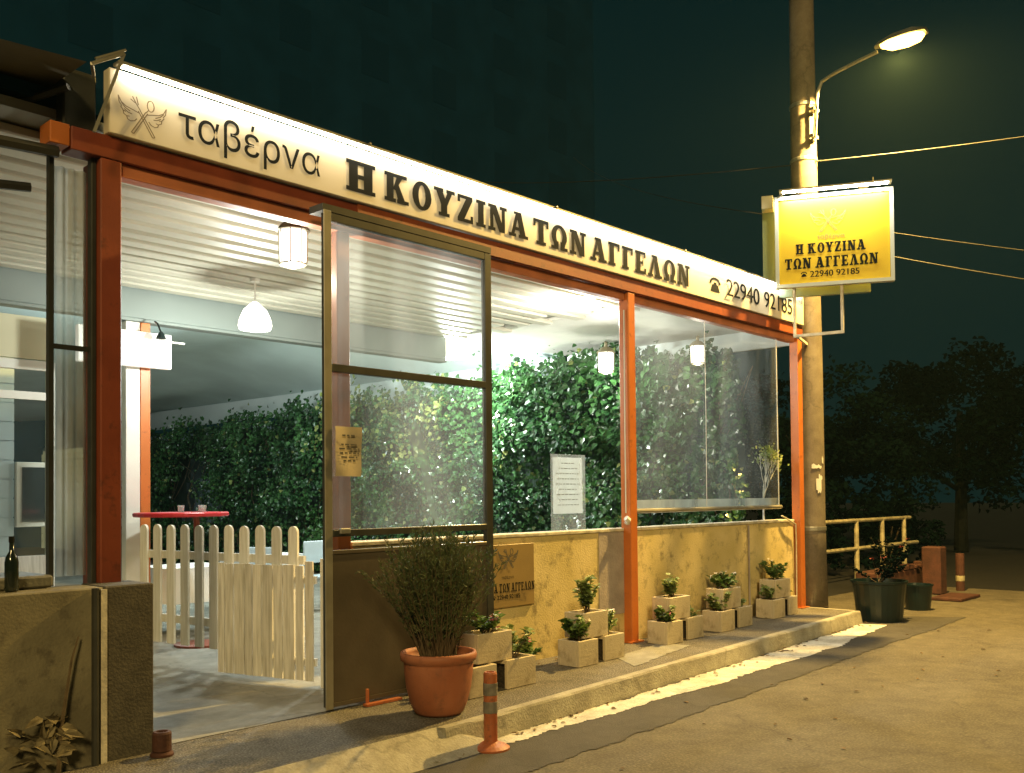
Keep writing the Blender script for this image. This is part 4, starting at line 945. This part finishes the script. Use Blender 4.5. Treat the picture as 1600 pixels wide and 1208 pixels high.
# dry branching plant behind the last curtain
DP=thing('dried_plant',(11.2,.12,1.166),'bare dried branching plant behind clear curtain in last bay','plant')
rd=random.Random(4); st=MB(); lf=MB()
def br(p,d,l,r,k):
    q=p+d*l; st.tube([p,(p+q)/2+Vector((rd.gauss(0,.01),0,.01)),q],[r,r*.85,r*.7],5,cap=False)
    if k==0:
        for j in range(5): lf.leaf(q+Vector((rd.gauss(0,.05),rd.gauss(0,.03),rd.gauss(0,.05))),(rd.gauss(0,1),rd.gauss(0,.5),.3),(0,-1,.3),.05,.03)
        return
    for j in range(3 if k>1 else 2): br(q,(d+Vector((rd.gauss(0,.45),rd.gauss(0,.15),rd.gauss(.1,.2)))).normalized(),l*.8,r*.65,k-1)
br(Vector((11.2,.12,1.17)),Vector((0,0,1)),.26,.014,4); st.build('branch', M['oldwood'], DP); lf.build('foliage', M['palegreen'], DP)

# ================================================================== GARDEN WALL AT LEFT
GW=thing('garden_wall',(2.8,-.3,0),'stained low rendered wall at bottom left below the corner post','wall')
b=MB(); b.box((-3,-.30,-.02),(2.50,.02,1.0),0,.008); b.build('wall_body', M['garden'], GW)
b=MB(); b.box((2.502,-.305,-.02),(2.80,.02,1.004),0,.008); b.build('wall_end', M['garden2'], GW)
b=MB(); b.tube([(2.44,-.325,1.0),(2.44,-.325,0)],.022,8); b.build('drainpipe', M['dkalu'], GW)
b=MB(); b.box((2.474,-.322,0),(2.51,-.306,.99)); b.build('pipe_highlight', M['cope'], GW)  # pale strip paints the drainpipe's highlight as a part of its own
o=MB(); o.box((1.2,-.10,1.005),(2.30,.35,1.075),0,.012); tag(o.build('stone_slab',M['stone']),'dark stone slab lying on the garden wall at far left','slab')
BT=thing('bottle',(2.03,-.16,1.004),'dark bottle standing on the garden wall at far left edge','bottle')
b=MB(); b.lathe([(.034,0),(.036,.01),(.036,.16),(.030,.19),(.013,.22),(.013,.29),(0,.29)],(2.05,-.16,1.004),14); b.build('glass_body', M['bottle'], BT, smooth=True)
b=MB(); b.lathe([(.015,.27),(.015,.302),(0,.302)],(2.05,-.16,1.004),12); b.build('cap', M['black'], BT)
DS=thing('dry_stalk',(2.26,-.36,0),'single dry dark stalk with withered leaves against the garden wall','plant')
b=MB(); b.tube([(2.22,-.36,0),(2.24,-.35,.25),(2.27,-.34,.42),(2.30,-.345,.62),(2.34,-.335,.74)],[.012,.011,.009,.007,.004],6); b.build('stem', M['stem'], DS)
b=MB(); rs=random.Random(8)
for k in range(34):
    p=(2.15+rs.gauss(0,.075),-.36+rs.gauss(0,.02),.20+rs.gauss(0,.07)); b.leaf(p,(rs.gauss(0,1),-.3,rs.gauss(0,.5)),(rs.gauss(0,.3),-1,rs.gauss(.4,.4)),rs.uniform(.07,.14),rs.uniform(.03,.06))
b.build('withered_leaves', mat('withered_leaf',(.17,.14,.075),.8,var=.5,vscale=14), DS)

# ================================================================== RIGHT BACKGROUND
RL=thing('railing',(17.8,1.7,-.15),'cream painted pipe railing beyond the concrete pole','railing')
for x in (16.2,17.85,19.1,20.26):
    b=MB(); b.tube([(x,1.7,-.15),(x,1.7,.99)],[.05,.042],8); b.build('railing_post', M['railing'], RL)
for z,x1 in ((.98,20.6),(.45,21.0)):
    b=MB(); b.tube([(15.6,1.7,z),(x1,1.7,z)],.038,8); b.build('rail', M['railing'], RL)
def tubplant(x,y,r,h,label,ph,seed):
    T=thing('plant_tub',(x,y,-.15),label,'plant tub','dark plant tubs by the railing')
    b=MB(); b.lathe([(r*.82,0),(r*.98,h*.93),(r*1.04,h*.94),(r*1.04,h),(r*.95,h),(r*.92,h*.9)],(x,y,-.15),28); b.build('tub', M['tub'], T, smooth=False)
    b=MB(); b.lathe([(r*.93,h*.9),(0,h*.9)],(x,y,-.15),20); b.build('soil', M['soil'], T)
    if ph: plant(T,x,y,-.15+h*.9,ph,r*2.2,seed,'night',('petal_r',2),170)
tubplant(12.42,-.86,.34,.52,'large dark tub nearest the kerb end',.42,31)
tubplant(13.9,-.82,.20,.36,'smaller dark tub right of the large one',.0,32)
PB=thing('trough_planter',(15.9,.2,-.15),'long low planter trough with clay edging before the railing','planter')
b=MB(); b.box((14.9,.0,-.15),(17.0,.5,.25),0,.02); b.build('trough', M['brick'], PB)
b=MB(); rr=random.Random(3)
for k in range(9): 
    x=14.95+k*.23; b.box((x,-.02,.252),(x+.17,.2,.31+rr.uniform(0,.04)),0,.015)
b.build('clay_edging', M['brick'], PB)
plant(PB,15.6,.25,.25,.55,.7,77,'night',('petal_r',2),150)
o=MB(); o.box((16.05,-.42,-.15),(16.35,-.12,.62),0,.02); tag(o.build('stone_block',M['brick']),'upright clay coloured block behind the smaller tub','block')
T=thing('marker_post',(17.0,-.42,-.15),'dim reddish marker post with pale band at far right','post')
b=MB(); b.lathe([(.07,0),(.07,.62),(.0,.63)],(17.0,-.42,-.15),12); b.build('post', M['brick'], T)
b=MB(); b.lathe([(.072,.16),(.074,.17),(.074,.24),(.072,.25)],(17.0,-.42,-.15),12); b.build('band', M['railing'], T)
o=MB(); o.box((15.2,-1.0,-.148),(16.1,-.55,-.10),0,.01); tag(o.build('clay_slab',M['brick']),'flat reddish slab on the ground beyond the tubs','slab')
# dark shrubs and trees
def crown(T,c,rad,n,seed,size,mk='night'):
    rnd=random.Random(seed); lf=MB(); cl=[(Vector((rnd.gauss(0,.55)*rad[0],rnd.gauss(0,.55)*rad[1],rnd.gauss(0,.5)*rad[2])),rnd.uniform(.14,.34)) for _ in range(60)]
    for k in range(n):
        q,s=rnd.choice(cl); v=Vector((rnd.gauss(0,1),rnd.gauss(0,1),rnd.gauss(0,1))).normalized()*s*rnd.random()**.4
        p=Vector(c)+q+Vector((v.x*rad[0],v.y*rad[1],v.z*rad[2]))
        if p.z<.0: continue
        lf.leaf(p,(rnd.gauss(0,1),rnd.gauss(0,1),rnd.gauss(-.3,.6)),(rnd.gauss(0,1),rnd.gauss(0,1),1),size*rnd.uniform(.7,1.3),size*.7)
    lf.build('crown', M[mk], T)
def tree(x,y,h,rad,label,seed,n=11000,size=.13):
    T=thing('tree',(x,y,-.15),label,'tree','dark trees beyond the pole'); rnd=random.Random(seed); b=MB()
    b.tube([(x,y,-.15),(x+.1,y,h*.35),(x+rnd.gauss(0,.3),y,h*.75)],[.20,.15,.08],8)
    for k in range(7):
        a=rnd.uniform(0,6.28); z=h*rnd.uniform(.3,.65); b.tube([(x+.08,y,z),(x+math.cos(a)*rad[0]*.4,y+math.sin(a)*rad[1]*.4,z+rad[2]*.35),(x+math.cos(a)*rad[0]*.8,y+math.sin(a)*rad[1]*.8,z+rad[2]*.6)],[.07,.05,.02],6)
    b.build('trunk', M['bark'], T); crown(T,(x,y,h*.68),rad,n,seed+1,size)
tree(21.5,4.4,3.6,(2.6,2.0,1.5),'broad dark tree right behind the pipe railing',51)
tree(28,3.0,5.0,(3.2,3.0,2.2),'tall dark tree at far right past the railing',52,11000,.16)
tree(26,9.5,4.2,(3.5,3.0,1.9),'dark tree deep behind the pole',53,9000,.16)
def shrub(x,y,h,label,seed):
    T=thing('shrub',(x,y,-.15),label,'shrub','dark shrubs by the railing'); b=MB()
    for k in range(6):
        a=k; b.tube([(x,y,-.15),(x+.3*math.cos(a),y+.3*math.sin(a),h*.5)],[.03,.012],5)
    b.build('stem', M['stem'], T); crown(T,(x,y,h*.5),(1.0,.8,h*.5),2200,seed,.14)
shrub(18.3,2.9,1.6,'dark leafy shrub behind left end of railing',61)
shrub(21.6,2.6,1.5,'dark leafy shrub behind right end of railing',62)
# dark apartment building far behind the roof
AB=thing('apartment_building',(14,30,0),'large unlit apartment building looming above the pavilion roof','building')
b=MB(); b.box((-6,30,-.15),(47,40,40)); b.build('wall', M['night_wall'], AB)
b=MB(); b.box((-6.3,29.6,40.01),(47.3,40.2,40.4)); b.build('roof', M['night_win'], AB)
for fl in range(9):
    for k in range(9):
        x=5.8+k*4.6; z=2+fl*3.3; b=MB(); b.box((x,29.988,z),(x+1.7,29.996,z+1.9)); b.build('window', M['night_win'], AB)
VP=thing('vent_pipe',(11.6,3.2,3.98),'thin pipe rising from the pavilion roof','pipe')
b=MB(); b.tube([(11.6,3.2,3.98),(11.6,3.2,5.5)],.022,6); b.build('pipe', M['galv'], VP)
b=MB(); b.lathe([(.05,0),(.03,.05),(0,.07)],(11.6,3.2,5.5),8); b.build('cowl', M['galv'], VP)

# thin mist added round the whole place to give the lamps a halo
hz=MB(); hz.box((-165,-165,-1.2),(165,165,42)); hm=bpy.data.materials.new('glow_mist'); hm.use_nodes=True; hn=hm.node_tree
hn.nodes.remove(hn.nodes['Principled BSDF']); pv=hn.nodes.new('ShaderNodeVolumePrincipled'); pv.inputs['Color'].default_value=(.55,.92,.88,1); pv.inputs['Density'].default_value=.00032; pv.inputs['Anisotropy'].default_value=.25
hn.links.new(pv.outputs[0], hn.nodes['Material Output'].inputs['Volume']); ho=hz.build('haze', hm); ho['kind']='stuff'; ho['label']='thin mist added for lamp glow, filling the whole street'
